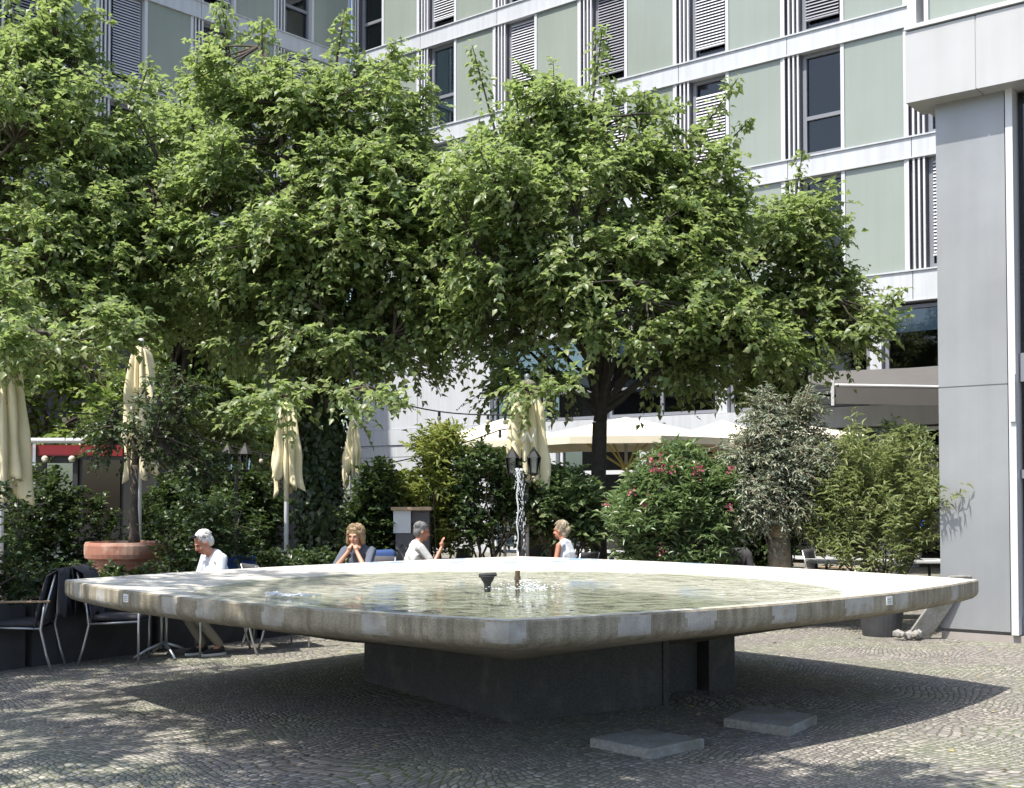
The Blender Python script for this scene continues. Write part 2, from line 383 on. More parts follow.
def nmesh(name, V, Fc, mats, parent=None, origin=(0, 0, 0), smooth=False):
    """fast mesh of triangles from numpy arrays given in world coordinates"""
    org = WL[parent.name] if parent else Vector(origin)
    V = np.asarray(V, dtype=np.float32)-np.array(org, dtype=np.float32)
    me = bpy.data.meshes.new(name); nv, nf = len(V), len(Fc)
    me.vertices.add(nv); me.vertices.foreach_set('co', V.ravel())
    me.loops.add(nf*3); me.loops.foreach_set('vertex_index', np.asarray(Fc, dtype=np.int32).ravel())
    me.polygons.add(nf); me.polygons.foreach_set('loop_start', np.arange(0, nf*3, 3, dtype=np.int32))
    me.update(calc_edges=True); me.validate()
    return finish(me, name, mats, parent, org, smooth)

def unit(a): return a/np.maximum(np.linalg.norm(a, axis=-1, keepdims=True), 1e-9)
def leaf_mesh(pos, d, nrm, size, wr=.36, fold=.16, droop=.16):
    """one folded, drooping leaf of 4 triangles at each position"""
    N = len(pos); d = unit(d); side = unit(np.cross(d, nrm)); up = np.cross(side, d)
    sz = size[:, None]
    b = pos; m = pos+d*sz*.5-up*sz*.02; t = pos+d*sz-up*sz*droop
    L = pos+d*sz*.42+side*sz*wr+up*sz*fold; Rr = pos+d*sz*.42-side*sz*wr+up*sz*fold
    V = np.stack([b, m, t, L, Rr], 1).reshape(-1, 3)
    base = (np.arange(N)*5)[:, None, None]
    Fc = (np.array([[0, 1, 3], [1, 2, 3], [0, 4, 1], [1, 4, 2]])[None]+base).reshape(-1, 3)
    return V, Fc

def clump_leaves(C, O, rng, nt=6, nl=9, tl=(.35, .6), size=(.11, .16), rise=.25, droop=.5, wr=.36, spread=.75, up=1.0):
    """leafy twiglets radiating from each clump centre C towards O: leaf positions, directions, normals, sizes"""
    n = len(C)
    dirs = unit(O[:, None, :]*.8+rng.normal(0, spread, (n, nt, 3))+np.array([0, 0, rise]))
    ln = rng.uniform(*tl, (n, nt))
    t = (np.arange(nl)+.5)/nl
    t = np.clip(t[None, None]+rng.normal(0, .04, (n, nt, nl)), .05, 1.05)
    pos = C[:, None, None, :]+dirs[:, :, None, :]*(ln[:, :, None]*t)[..., None]
    pos[..., 2] -= droop*ln[:, :, None]*t**2*.6
    sd = unit(np.cross(dirs, np.array([0, 0, 1.]))+1e-6)
    sgn = np.where(np.arange(nl) % 2 == 0, 1, -1)[None, None, :, None]
    ld = unit(dirs[:, :, None, :]*.7+sd[:, :, None, :]*sgn*.8+rng.normal(0, .35, (n, nt, nl, 3))+np.array([0, 0, -.45*droop-.1]))
    nm = unit(np.array([0, 0, up])+rng.normal(0, .42, (n, nt, nl, 3))+O[:, None, None, :]*.3)
    sz = rng.uniform(*size, (n, nt, nl))
    tips = C[:, None, :]+dirs*ln[..., None]*.9; tips[..., 2] -= droop*ln*.5
    return pos.reshape(-1, 3), ld.reshape(-1, 3), nm.reshape(-1, 3), sz.ravel(), tips

def sample_lobes(lobes, n, rng, shell=.55, mind=.0):
    """n points in a union of ellipsoids (centre, radii), crowded towards the shell"""
    vol = np.array([l[1][0]*l[1][1]*l[1][2] for l in lobes])**.75; vol /= vol.sum()
    out = []; tries = 0
    while len(out) < n and tries < n*40:
        tries += 1
        c, r = lobes[rng.choice(len(lobes), p=vol)]
        u = rng.normal(0, 1, 3); u /= np.linalg.norm(u); k = rng.random()**(1/3)
        k = shell+(1-shell)*k if rng.random() < .75 else k
        p = np.array(c)+u*k*np.array(r)
        if mind and out:
            if (np.linalg.norm(np.array(out)-p, axis=1) < mind).any(): continue
        out.append(p)
    return np.array(out)

def limb(a, b, sag, n=5, wob=.06):
    a, b = Vector(a), Vector(b); L = (b-a).length; pts = []
    for i in range(n+1):
        t = i/n; p = a.lerp(b, t); p.z += sag*math.sin(math.pi*t)*L
        if 0 < i < n: p += Vector((random.gauss(0, 1), random.gauss(0, 1), random.gauss(0, .5)))*wob*L*.5
        pts.append(p)
    return pts

def tree(name, label, cat, base, r0, fork, lobes, nclump, seed, leaf='leaf_linden', bark='bark', lean=(0, 0), shoots=(), nt=6, nl=9,
         size=(.11, .165), tl=(.35, .62), group=None, mind=.22, top=None, wr=.36, lift=None, extra=None):
    rg = np.random.default_rng(seed); random.seed(seed); base = Vector(base)
    o = thing(name, label, cat, base, group)
    tr = MB(); fk = base+Vector((lean[0], lean[1], fork))
    top = Vector(top) if top else fk+Vector((lean[0]*.5, lean[1]*.5, max(l[0][2] for l in lobes)-fk.z))
    stem = [base+Vector((0, 0, -.05)), base+Vector((lean[0]*.1, lean[1]*.1, .18)), base.lerp(fk, .5)+Vector((random.gauss(0, .03), random.gauss(0, .03), 0)), fk]
    tr.tube(stem, [r0*1.55, r0*1.08, r0*.92, r0*.88], 12)
    lead = limb(fk, top, 0, 5, .05); tr.tube(lead, [r0*.85, r0*.62, r0*.45, r0*.32, r0*.2, r0*.1], 9)
    nodes = [(p, r0*.5) for p in lead[1:]]
    for c, r in lobes:
        low = min(r) < .75
        for q in range(1 if low else 3):
            tgt = Vector(c)+Vector((random.uniform(-.55, .55)*r[0], random.uniform(-.55, .55)*r[1], random.uniform(-.25, .55)*r[2]))
            st = fk.lerp(top, random.uniform(0, .45)) if q else fk.lerp(top, random.uniform(0, .12))
            pts = limb(st, tgt, .05, 6, .05); rr = r0*random.uniform(.27, .42)*(.45 if low else 1)
            tr.tube(pts, [rr*(1-.13*i) for i in range(7)], 7)
            nodes += [(p, rr*.5) for p in pts[2:]]
    sub = []
    for c, r in lobes:
        for q in range(11):
            u = rg.normal(0, 1, 3); u /= np.linalg.norm(u); k = rg.uniform(.3, .8); f_ = rg.uniform(.36, .54)
            sub.append((tuple(np.array(c)+u*k*np.array(r)), (r[0]*f_, r[1]*f_, r[2]*f_*.62)))
    C = sample_lobes(sub, int(nclump*1.42), rg, .45, mind*.66)
    ax = np.array([fk.x, fk.y]); O = C.copy(); O[:, :2] -= ax; O[:, 2] = 0
    mid = np.array([fk.x, fk.y, np.mean(C[:, 2])]); O = unit(unit(O)*.8+unit(C-mid)*.5)
    NP = np.array([p for p, _ in nodes])
    for c in C:
        i = int(np.argmin(np.linalg.norm(NP-c, axis=1))); a = NP[i]
        if np.linalg.norm(a-c) < 3: tr.tube(limb(a, c, .04, 3, .06), [.022, .017, .012, .008], 5, False)
    pos, ld, nm, sz, tips = clump_leaves(C, O, rg, nt, nl, tl, size, wr=wr)
    for i in range(len(C)):
        for k in range(0, nt, 2): tr.tube([C[i], (C[i]+tips[i, k])/2+np.array([0, 0, .03]), tips[i, k]], [.007, .005, .003], 4, False)
    P_, D_, N_, S_ = [pos], [ld], [nm], [sz]
    for (a, b, rad, n_) in shoots:                                  # leafy leader shoots that break the outline
        a, b = np.array(a), np.array(b); t = rg.random(n_)**.8; L = np.linalg.norm(b-a)
        pp = a+(b-a)*t[:, None]; off = rg.normal(0, 1, (n_, 3)); off[:, 2] *= .4; off = unit(off)*(rad*(1.15-t*.75)*rg.random(n_)**.6)[:, None]
        P_.append(pp+off); D_.append(unit(off+np.array([0, 0, -.25*rad])+rg.normal(0, .2*rad, (n_, 3)))); N_.append(unit(np.array([0, 0, 1.])+rg.normal(0, .45, (n_, 3)))); S_.append(rg.uniform(*size, n_))
        tr.tube([a, (a+b)/2, b], [.025, .016, .006], 5, False)
    tr.build('trunk', bark, o, smooth=True, world=True)
    V, Fc = leaf_mesh(np.concatenate(P_), np.concatenate(D_), np.concatenate(N_), np.concatenate(S_), wr)
    nmesh('crown', V, Fc, leaf, o)
    return o

def shrub(name, label, cat, base, lobes, n, seed, leaf='leaf_hedge', size=(.06, .09), wr=.36, nt=5, nl=8, tl=(.2, .35), rise=.4, droop=.3, stems=7, bark='bark',
          group=None, spread=.8, mind=.1, stem_r=.012, up=1.0, foot=.12):
    rg = np.random.default_rng(seed); random.seed(seed); base = Vector(base)
    o = thing(name, label, cat, base, group)
    C = sample_lobes(lobes, n, rg, .45, mind); ax = np.array([np.mean(C[:, 0]), np.mean(C[:, 1])])
    cm = np.array([ax[0], ax[1], base.z]); O = unit(C-cm); O = unit(O+np.array([0, 0, .15]))
    pos, ld, nm, sz, tips = clump_leaves(C, O, rg, nt, nl, tl, size, rise, droop, wr, spread, up)
    st = MB(); NP = []
    for k in range(stems):
        c = C[rg.integers(len(C))]; b = base+Vector((random.uniform(-foot, foot), random.uniform(-foot, foot), 0))
        pts = limb(b, c, .03, 5, .05); st.tube(pts, [stem_r*2*(1-.14*i) for i in range(6)], 6, False); NP += pts[2:]
    NPa = np.array(NP)
    for c in C:
        i = int(np.argmin(np.linalg.norm(NPa-c, axis=1))); st.tube([NPa[i], (NPa[i]+c)/2, c], [stem_r*.6, stem_r*.45, stem_r*.3], 4, False)
    st.build('stem', bark, o, smooth=True, world=True)
    V, Fc = leaf_mesh(pos, ld, nm, sz, wr); nmesh('foliage', V, Fc, leaf, o)
    return o, C
def copy_tree(o, loc, label=None, rz=None, parent=None):
    c = o.copy(); COL.objects.link(c); c.parent = parent
    if parent is None:
        c.location = loc; WL[c.name] = Vector(loc)
        if rz is not None: c.rotation_euler = (0, 0, rz)
        if label: c['label'] = label
    for ch in list(o.children): copy_tree(ch, None, parent=c)
    return c
def lobe(x, y, Y, rx, ry, rd):
    """crown lobe at depth Y, its half sizes given as seen in the photograph (pixels) and in metres of depth"""
    p = P(x, y, Y); return ((p.x, p.y, p.z), (rx*Y/F, rd, ry*Y/F))

# ------------------------------------------------------------------ ground
g = MB(); g.add([(-150, -60, 0), (150, -60, 0), (150, 240, 0), (-150, 240, 0)], [(0, 1, 2, 3)])
tag(g.build('ground', 'cobbles'), kind='structure')

# ------------------------------------------------------------------ office building
U = Vector((-.7788, .6273, 0)); NU = Vector((-.6273, -.7788, 0))     # along the sunny facade (away from the camera) and out of it
A0 = Vector((8.57, 30.9, 0)); ZF = [7.28, 10.6, 13.9, 17.2, 20.5, 23.8]; BH = .48
MODW = 3.32; S0 = -1.56
S_END = 18.28
CORN = A0+U*S_END
U2 = Vector((-.652, -.758, 0)); NU2 = Vector((.758, -.652, 0))       # shaded facade, from the inner corner back towards the camera
bld = thing('office_building', 'pale office block with sage green panels and white floor bands around the courtyard', 'building', A0)
def FP(org, u, n, s, z, out=0): return org+u*s+n*out+Vector((0, 0, z))
def slab(mb, org, u, n, s0, s1, z0, z1, o0, o1): mb.obox(FP(org, u, n, s0, z0, o0), u*(s1-s0), n*(o1-o0), Vector((0, 0, z1-z0)))
# backing walls
mb = MB(); slab(mb, A0, U, NU, -6, S_END, 6.5, 24.2, -.62, -.42); slab(mb, CORN, U2, NU2, 0, 26, 0, 24.2, -.62, -.42)
slab(mb, A0, U, NU, -6, S_END, 24.2, 24.5, -6, .1); slab(mb, CORN, U2, NU2, 0, 26, 24.21, 24.51, -6, .1)
mb.build('wall', 'wall_dark', bld, world=True)
WIN = {}
def bands(org, u, n, s0, s1, first, off):
    for i, z in enumerate(ZF):
        h = .70 if (i == 0 and first) else BH
        b = MB(); s = s0+off
        edges = [s0]
        while s < s1-.3:
            if s > s0+.3: edges.append(s)
            s += MODW*1.5 if not first else MODW
        edges.append(s1)
        for a, c in zip(edges, edges[1:]): slab(b, org, u, n, a+.009, c-.009, z-h, z, -.40, .03)
        slab(b, org, u, n, s0, s1, z-h+.01, z-.01, -.42, -.405)
        slab(b, org, u, n, s0, s1, z+.003, z+.04, -.40, .07)
        slab(b, org, u, n, s0, s1, z-h-.034, z-h-.003, -.40, .05)
        b.build('floor_band', 'white_panel', bld, world=True)
bands(A0, U, NU, -6, S_END-.03, True, MODW*.3)
bands(CORN, U2, NU2, .06, 26, False, 1.2)
def module(org, u, n, s, z0, z1, kind, sgn):
    """one bay: dark slot with white fins, window, green panel; s is its louvre end, sgn the direction towards its panel"""
    def X(a, b): return (min(s+sgn*a, s+sgn*b), max(s+sgn*a, s+sgn*b))
    l = MB(); l.m = 0; slab(l, org, u, n, *X(0, .47), z0, z1, -.40, -.12)
    l.m = 1
    for q in (0.0, .145, .275, .40): slab(l, org, u, n, *X(q, q+.045), z0, z1, -.03, .012)
    l.build('fin_strip', ['fin_dark', 'fin_white'], bld, world=True)
    g = MB(); slab(g, org, u, n, *X(1.70, 3.24), z0, z1, -.38, -.03); g.build('green_panel', 'green_panel', bld, world=True)
    f = MB(); slab(f, org, u, n, *X(1.60, 1.695), z0, z1, -.40, .0); slab(f, org, u, n, *X(3.245, 3.315), z0, z1, -.40, .0)
    f.build('mullion', 'white_frame', bld, world=True)
    a, b = .475, 1.595
    wf = MB()
    for q in ((a, a+.11), (b-.06, b)): slab(wf, org, u, n, *X(*q), z0, z1, -.30, -.17)
    slab(wf, org, u, n, *X(a+.11, b-.06), z0, z0+.12, -.30, -.17); slab(wf, org, u, n, *X(a+.11, b-.06), z1-.10, z1, -.30, -.17)
    if kind in ('dark', 'teal'): slab(wf, org, u, n, *X(a+.11, b-.06), z0+.98, z0+1.08, -.30, -.17)
    wf = wf.build('window', 'frame_grey', bld, world=True)
    pn = MB(); slab(pn, org, u, n, *X(a+.11, b-.06), z0+.12, z1-.10, -.26, -.245)
    pn.build('pane', {'teal': 'glass_teal'}.get(kind, 'glass_dark'), wf, world=True)
    sl = MB()
    if kind in ('blind', 'blind_dark', 'half'):
        top = z1-.05; bot = z0+(.35 if kind != 'half' else .15)
        if kind == 'half': top = z1-.42
        z = bot
        while z < top:
            p = FP(org, u, n, X(a+.13, b-.08)[0], z, -.155); sl.obox(p, u*(b-a-.21), n*.05+Vector((0, 0, -.062)), Vector((0, 0, .006))); z += .085
        slab(sl, org, u, n, *X(a+.12, b-.07), bot-.05, bot-.01, -.155, -.09)
        sl.build('blind', 'blind' if kind != 'blind_dark' else 'blind_dark', wf, world=True)
    elif kind == 'curtain':
        n_ = 14; vs = []
        for i in range(n_+1):
            ss = X(a+.12, b-.07)[0]+(b-a-.19)*i/n_; o_ = -.34+.02*math.sin(i*2.1)
            vs += [FP(org, u, n, ss, z0+.13, o_), FP(org, u, n, ss, z1-.55+.12*i/n_, o_)]
        sl.add(vs, [(2*i, 2*i+2, 2*i+3, 2*i+1) for i in range(n_)])
        sl.build('curtain', 'curtain', wf, world=True)
KIND = {(0, 0): 'curtain', (1, 0): 'dark', (2, 0): 'blind_dark', (1, 1): 'half', (2, 1): 'blind', (0, 1): 'blind', (1, 2): 'blind', (2, 2): 'blind_dark', (2, 3): 'blind',
        (1, 3): 'dark', (2, 4): 'teal', (3, 4): 'blind', (3, 5): 'dark', (0, -1): 'blind', (1, -1): 'dark', (2, 5): 'blind', (1, 4): 'blind', (3, 3): 'blind_dark', (3, 2): 'blind'}
for fl in range(4):
    z0 = ZF[fl]+.045; z1 = ZF[fl+1]-BH-.04
    for k in range(-1, 6):
        if fl == 3 and k < 2: continue
        module(A0, U, NU, S0+MODW*(k+1), z0, z1, KIND.get((fl, k), 'dark' if (fl+k) % 3 else 'blind'), -1)
K2 = {0: 'dark', 1: 'dark', 2: 'blind', 3: 'blind', 4: 'blind_dark'}
for fl in range(1, 4):
    z0 = ZF[fl]+.045; z1 = ZF[fl+1]-BH-.04
    for k in range(0, 4):
        module(CORN, U2, NU2, .15+MODW*(k+1)*.97, z0, z1, 'dark' if (fl == 3 and k == 0) else ['blind', 'blind_dark', 'blind', 'dark'][(k+fl) % 4], -1)
# lower two storeys of the sunny facade
lw = MB()
zc, zt = 3.5, 6.57
slab(lw, A0, U, NU, -6, S_END-.03, zc, 4.02, -.4, .04)
for a, c in ((11.9, 15.03), (15.05, S_END-.04)):
    for z0_, z1_ in ((0, 3.08), (3.1, 3.48), (4.03, 6.5)): slab(lw, A0, U, NU, a, c, z0_, z1_, -.42, .0)
for s in (-5.9, -1.6, 2.2, 5.6, 9.3): slab(lw, A0, U, NU, s, s+.75, 0, 3.48, -.42, .01)
for s in (-.85, 3.5, 7.5): slab(lw, A0, U, NU, s, s+.3, 4.03, 6.5, -.42, -.02)
lw.build('wall_panel', 'white_panel', bld, world=True)
lw = MB(); slab(lw, A0, U, NU, -6, 11.9, 0, 6.5, -5.2, -5.0); slab(lw, A0, U, NU, -6, 11.9, 3.6, 3.9, -5.0, -.42); slab(lw, A0, U, NU, -6, 11.9, .0, .02, -5.0, -.42)
lw.build('room_wall', 'wood', bld, world=True)
for (s0_, s1_, z0_, z1_) in ((-5.1, -1.65, .1, 3.45), (-.8, 2.15, .1, 3.45), (3.0, 5.55, .1, 3.45), (6.4, 9.25, .1, 3.45), (10.1, 11.85, .1, 3.45),
                             (-5.8, -.9, 4.05, 6.48), (-.5, 3.45, 4.05, 6.48), (3.85, 7.45, 4.05, 6.48), (7.85, 11.85, 4.05, 6.48)):
    f = MB(); m_ = (s0_+s1_)/2
    for q in ((s0_, s0_+.09), (m_-.05, m_+.05), (s1_-.09, s1_)): slab(f, A0, U, NU, *q, z0_, z1_, -.3, -.15)
    for a, b in ((s0_+.09, m_-.05), (m_+.05, s1_-.09)):
        for q in ((z0_, z0_+.09), (z1_-.09, z1_), (z0_+(2.3 if z0_ < 1 else .8), z0_+(2.42 if z0_ < 1 else .87))): slab(f, A0, U, NU, a, b, *q, -.3, -.15)
    f = f.build('window', 'white_frame' if z0_ < 1 else 'frame_grey', bld, world=True)
    p = MB(); slab(p, A0, U, NU, s0_+.09, s1_-.09, z0_+.09, z1_-.09, -.24, -.225); p.build('pane', 'glass_dark' if s0_ < 5 else 'glass', f, world=True)
for (s, w_, z, h, m_) in ((10.9, .55, 4.1, .95, 'wood_arm'), (9.7, .9, 4.1, .9, 'wood_arm'), (10.0, 1.7, 5.0, .06, 'white_panel'), (11.2, .35, 5.08, .5, 'white_panel'), (10.1, .5, 5.1, .4, 'blue'), (9.3, .4, 5.1, .3, 'canvas')):
    b = MB(); slab(b, A0, U, NU, s-w_, s, z, z+h, -1.3, -.7)
    n_ = {'wood_arm': 'cabinet', 'white_panel': 'shelf_board', 'blue': 'file_box', 'canvas': 'file_box'}[m_]
    tag(b.build(n_, m_, origin=FP(A0, U, NU, s-w_/2, z, -1)), {(10.9): 'tall pale wooden cabinet behind the first floor office window', 9.7: 'wide low wooden cabinet behind the first floor office window', 10.0: 'white shelf board seen through the first floor office window',
        11.2: 'small white cupboard standing on the shelf behind the office window', 10.1: 'blue file box on the shelf behind the office window', 9.3: 'cream file box on the shelf behind the office window'}[s], {'wood_arm': 'cabinet', 'white_panel': 'shelf'}.get(m_, 'box'))
# loudspeaker box on the white wall
p = P(417, 432, 37.6); b = MB(); c0 = FP(A0, U, NU, 14.55, 3.2, .0); b.obox(c0, U*.28, NU*.28, Vector((0, 0, .55))); b.obox(c0+U*.06+NU*.28+Vector((0, 0, .08)), U*.16, NU*.04, Vector((0, 0, .39)))
tag(b.build('loudspeaker', 'fin_dark', origin=c0), 'small dark loudspeaker box fixed high on the white wall', 'speaker')

# ------------------------------------------------------------------ wing at the right edge
WD = -U; C0 = Vector((5.11, 14.56, 0))
wing = thing('building_wing', 'grey metal clad wing at the right edge with a jutting pale fascia', 'building', C0)
def WP(t, z, out=0): return C0+WD*t+NU*out+Vector((0, 0, z))
def wslab(mb, t0, t1, z0, z1, o0, o1): mb.obox(WP(t0, z0, o0), WD*(t1-t0), NU*(o1-o0), Vector((0, 0, z1-z0)))
Zs, Zt = 6.42, 7.28
b = MB(); wslab(b, 0, .80, .13, 2.985, -.3, 0); wslab(b, 0, .80, 3.0, Zs, -.3, 0); wslab(b, .01, .79, 2.98, 3.01, -.3, -.012); b.build('column_cladding', 'alu', wing, world=True)
b = MB(); wslab(b, -.0, 12, 0, .09, -.3, -.02); wslab(b, .02, .80, .09, .128, -.3, -.06); b.build('base_strip', 'plinth_strip', wing, world=True)
b = MB(); wslab(b, .82, .90, .1, Zs, -.3, .03); wslab(b, .84, .90, 2.55, 3.1, .032, .06); b.build('edge_post', 'white_frame', wing, world=True)
b = MB()
for q in ((1.0, 1.08), (2.2, 2.3)): wslab(b, *q, .1, Zs, -.25, -.1)
wslab(b, .91, 6, .095, .3, -.25, -.1); wslab(b, .91, 6, 3.02, 3.35, -.22, -.09); wslab(b, .91, 6, 1.9, 2.0, -.22, -.092); b = b.build('window', 'frame_grey', wing, world=True)
q = MB(); wslab(q, .91, 6, .1, Zs, -.2, -.18); q.build('pane', 'glass_dark', b, world=True)
b = MB(); wslab(b, .91, 6, 0.05, Zs, -1.2, -1.1); b.build('room_wall', 'wall_dark', wing, world=True)
b = MB()
for t0, t1 in ((-.26, .565), (.58, 2.0), (2.015, 3.6), (3.615, 6)): wslab(b, t0, t1, Zs, Zt, -.3, .27)
wslab(b, -.24, 6, Zs+.01, Zt-.01, -.31, .262)
b.build('fascia', 'alu_light', wing, world=True)
b = MB(); wslab(b, -.26, 6, Zt+.02, Zt+.07, -.3, .30); wslab(b, -.26, -.15, Zt+.07, 12, -.3, .20); wslab(b, -.05, 0.0, Zt+.07, 12, -.3, .215); b.build('edge_trim', 'white_frame', wing, world=True)
b = MB(); wslab(b, 0, 6, Zt+.08, 12, -.3, .18); b.build('green_panel', 'green_panel', wing, world=True)
b = MB(); wslab(b, -.2, 6, Zs+.02, 12, -14, -.32); wslab(b, .02, .78, 0, Zs, -14, -.31); b.build('wall', 'alu_light', wing, world=True)

# ------------------------------------------------------------------ fountain
FC = Vector((.06, 10.65, 0))
fou = thing('fountain', 'big pillow shaped stone basin on a dark plinth with a thin water jet', 'fountain', FC)
corners = [Vector((-.02, 6.86, 0)), Vector((3.98, 10.42, 0)), Vector((.1, 14.72, 0)), Vector((-3.80, 10.38, 0))]
NS = 240
cont = []; edgeid = []
for k in range(4):
    a, b = corners[k], corners[(k+1) % 4]; ch = b-a; L = ch.length; nrm = Vector((ch.y, -ch.x, 0)).normalized()
    h = .33; rad = (L*L/4+h*h)/(2*h); ang = 2*math.asin(L/2/rad)
    cc = (a+b)/2-nrm*(rad-h); a0 = math.atan2(a.y-cc.y, a.x-cc.x)
    for i in range(NS): cont.append(cc+Vector((math.cos(a0+ang*i/NS), math.sin(a0+ang*i/NS), 0))*rad); edgeid.append((k, i/NS))
NC = len(cont)
def ring(inset, z, rnd=0):
    out = []
    for i, p in enumerate(cont):
        d = FC-p; q = p+d.normalized()*inset; out.append(Vector((q.x, q.y, z)))
    return out
WC = Vector((.04, 9.72, 0)); WR = 2.5; WZ = .932
def circ(r, z):
    out = []
    for p in cont:
        q = Vector((p.x-WC.x, p.y-WC.y, 0)); L = q.length; d = q/L; m_ = (L-.26); r_ = -math.log(math.exp(-9*r)+math.exp(-9*m_*r/2.75))/9 if r > 1.3 else r
        out.append(Vector((WC.x+d.x*r_, WC.y+d.y*r_, z)))
    return out
rings = [circ(.05, .78), circ(1.2, .79), circ(2.1, .87), circ(WR, .928), circ(2.75, .945)]
r2 = ring(.16, .962); rings += [[a.lerp(b, .5)+Vector((0, 0, .002)) for a, b in zip(rings[-1], r2)], r2, ring(.10, .972), ring(.012, .972), ring(0, .960),
          ring(0, .925), ring(0, .895), ring(.0, .868), ring(.012, .84), ring(.05, .812), ring(.12, .79), ring(.7, .69), ring(1.5, .56), ring(2.35, .43), ring(2.6, .41)]
bmv = MB(); vs = [v for r in rings for v in r]; fs = []; mi = []
PATCH = {3: [(.02, .055), (.205, .245), (.30, .35), (.54, .60), (.645, .695), (.815, .865), (.985, 1.0)],
         0: [(0, .012), (.185, .245), (.30, .365), (.475, .525), (.60, .665), (.70, .735), (.885, .905)]}
PATCH = {3: [(.06, .10), (.17, .21), (.40, .44), (.49, .53), (.63, .67), (.80, .84), (.97, 1.01)],
         0: [(0, .018), (.14, .185), (.235, .28), (.38, .425), (.53, .60), (.66, .70), (.86, .89)]}
for j in range(len(rings)-1):
    for i in range(NC):
        i2 = (i+1) % NC; fs.append((j*NC+i, j*NC+i2, (j+1)*NC+i2, (j+1)*NC+i))
        k, t = edgeid[i]; tm = t+.5/NS
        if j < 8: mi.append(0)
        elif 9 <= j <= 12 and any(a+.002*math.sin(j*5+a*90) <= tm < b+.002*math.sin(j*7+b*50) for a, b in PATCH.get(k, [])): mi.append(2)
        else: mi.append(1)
fs.append(tuple(range(NC))[::-1]); mi.append(0)
me = bpy.data.meshes.new('basin'); me.from_pydata([v-FC for v in vs], [], fs); me.polygons.foreach_set('material_index', mi); me.update()
bas = finish(me, 'basin', ['dish', 'concrete', 'patch'], fou, FC, True)
mdb = bas.modifiers.new('edges', 'EDGE_SPLIT'); mdb.split_angle = R(40)
wv = MB(); NW = 96
for rr in (0.0,): pass
wr_ = circ(2.68, WZ)
wv.add([(WC.x, WC.y, WZ)]+wr_, [(0, i+1, (i+1) % NC+1) for i in range(NC)])
wv.build('water', 'water', fou, world=True)
# plinth blocks
e1 = Vector((.84, .54, 0)); e2 = Vector((-.54, .84, 0))
b = MB(); b.obox((0, 9.08, 0), e1*1.44, e2*2.5, (0, 0, .60)); b.build('plinth_block', 'plinth', fou, world=True)
b = MB(); b.obox(Vector((0, 9.08, 0))+e1*1.443+e2*-.012, e1*.06, e2*1.2, (0, 0, .60)); b.build('plinth_block', 'plinth', fou, world=True)
b = MB(); b.obox(Vector((1.70, 10.56, 0)), e1*.30, e2*1.3, (0, 0, .60)); b.build('plinth_block', 'plinth', fou, world=True)
b = MB(); b.obox(Vector((1.70, 10.56, 0))+e2*.12-e1*.63, e1*.6, e2*1.1, (0, 0, .60)); b.build('plinth_block', 'plinth', fou, world=True)
for k, t in ((3, .287), (0, .634)):
    i = k*NS+int(t*NS); p = cont[i]; tn = (cont[(i+1) % NC]-p).normalized(); n_ = Vector((tn.y, -tn.x, 0))
    b = MB(); b.obox(p+n_*.001+Vector((0, 0, .885)), tn*.085, n_*.006, (0, 0, .06)); q = b.build('plaque', 'plaque', fou, world=True)
    b = MB()
    for z in (.925, .91, .897): b.obox(p+n_*.0072+tn*.01+Vector((0, 0, z)), tn*.06, n_*.001, (0, 0, .004))
    b.build('lettering', 'fin_dark', q, world=True)
b = MB(); b.tube([(.045, 9.92, .86), (.045, 9.92, 1.075)], .02, 10); b.tube([(.045, 9.92, 1.0), (.045, 9.92, 1.03)], .026, 10); b.build('nozzle', 'pipe', fou, world=True)
b = MB(); cx, cy = -.2, 9.95
b.lathe([(.024, .9), (.03, .97), (.05, 1.0), (.062, 1.03), (.05, 1.035), (.03, 1.0)], (cx, cy, 0), 12)
b.tube([(cx-.07, cy, 1.035), (cx+.075, cy, 1.045)], .016, 8); b.build('overflow_cap', 'black_metal', fou, world=True)
rg = random.Random(3)
b = MB(); n_ = 26
pts = [(.045+.006*math.sin(i*.9), 9.92, 1.07+i*(.84/n_)) for i in range(n_+1)]
b.tube(pts, [.0025+.002*rg.random()+.0035*i/n_ for i in range(n_+1)], 7)
for i in range(120):
    q_ = rg.random()**2.2; z = 1.9-q_*.5; b.ball((.058+rg.gauss(0, .027-.02*q_), 9.92+rg.gauss(0, .02), z), (rg.uniform(.0015, .0045), .003, rg.uniform(.004, .013)), 1)
for i in range(80):
    t = rg.random(); b.ball((.075+.035*t+rg.gauss(0, .011), 9.9+rg.gauss(0, .015), 1.88-.92*t), (.0028, .0028, rg.uniform(.005, .018)), 1)
b.build('water_jet', 'spray', fou, smooth=True, world=True)
b = MB()
for i in range(260):
    a = rg.random()*6.283; r_ = abs(rg.gauss(0, .17)); b.ball((.13+r_*math.cos(a), 9.86+r_*math.sin(a), WZ+.004+rg.random()**3*.07), (rg.uniform(.003, .016), rg.uniform(.003, .016), rg.uniform(.002, .007)), 1)
tag(b.build('splash', 'spray', fou, smooth=True, world=True), kind='stuff')
b = MB(); c = Vector((-1.72, 9.2, WZ))
for i in range(70):
    b.ball(c+Vector((rg.gauss(0, .08)+.06, rg.gauss(0, .05), .002+.012*rg.random())), (rg.uniform(.008, .03), .018, rg.uniform(.006, .014)), 1)
for i in range(20): b.ball(c+Vector((-.08+rg.gauss(0, .03), rg.gauss(0, .03), .015+.03*rg.random())), rg.uniform(.008, .02), 1)
b.v = [(x, y, WZ+(z-WZ)*.55) for x, y, z in b.v]
b.build('bubbling_foam', 'spray', fou, smooth=True, world=True)

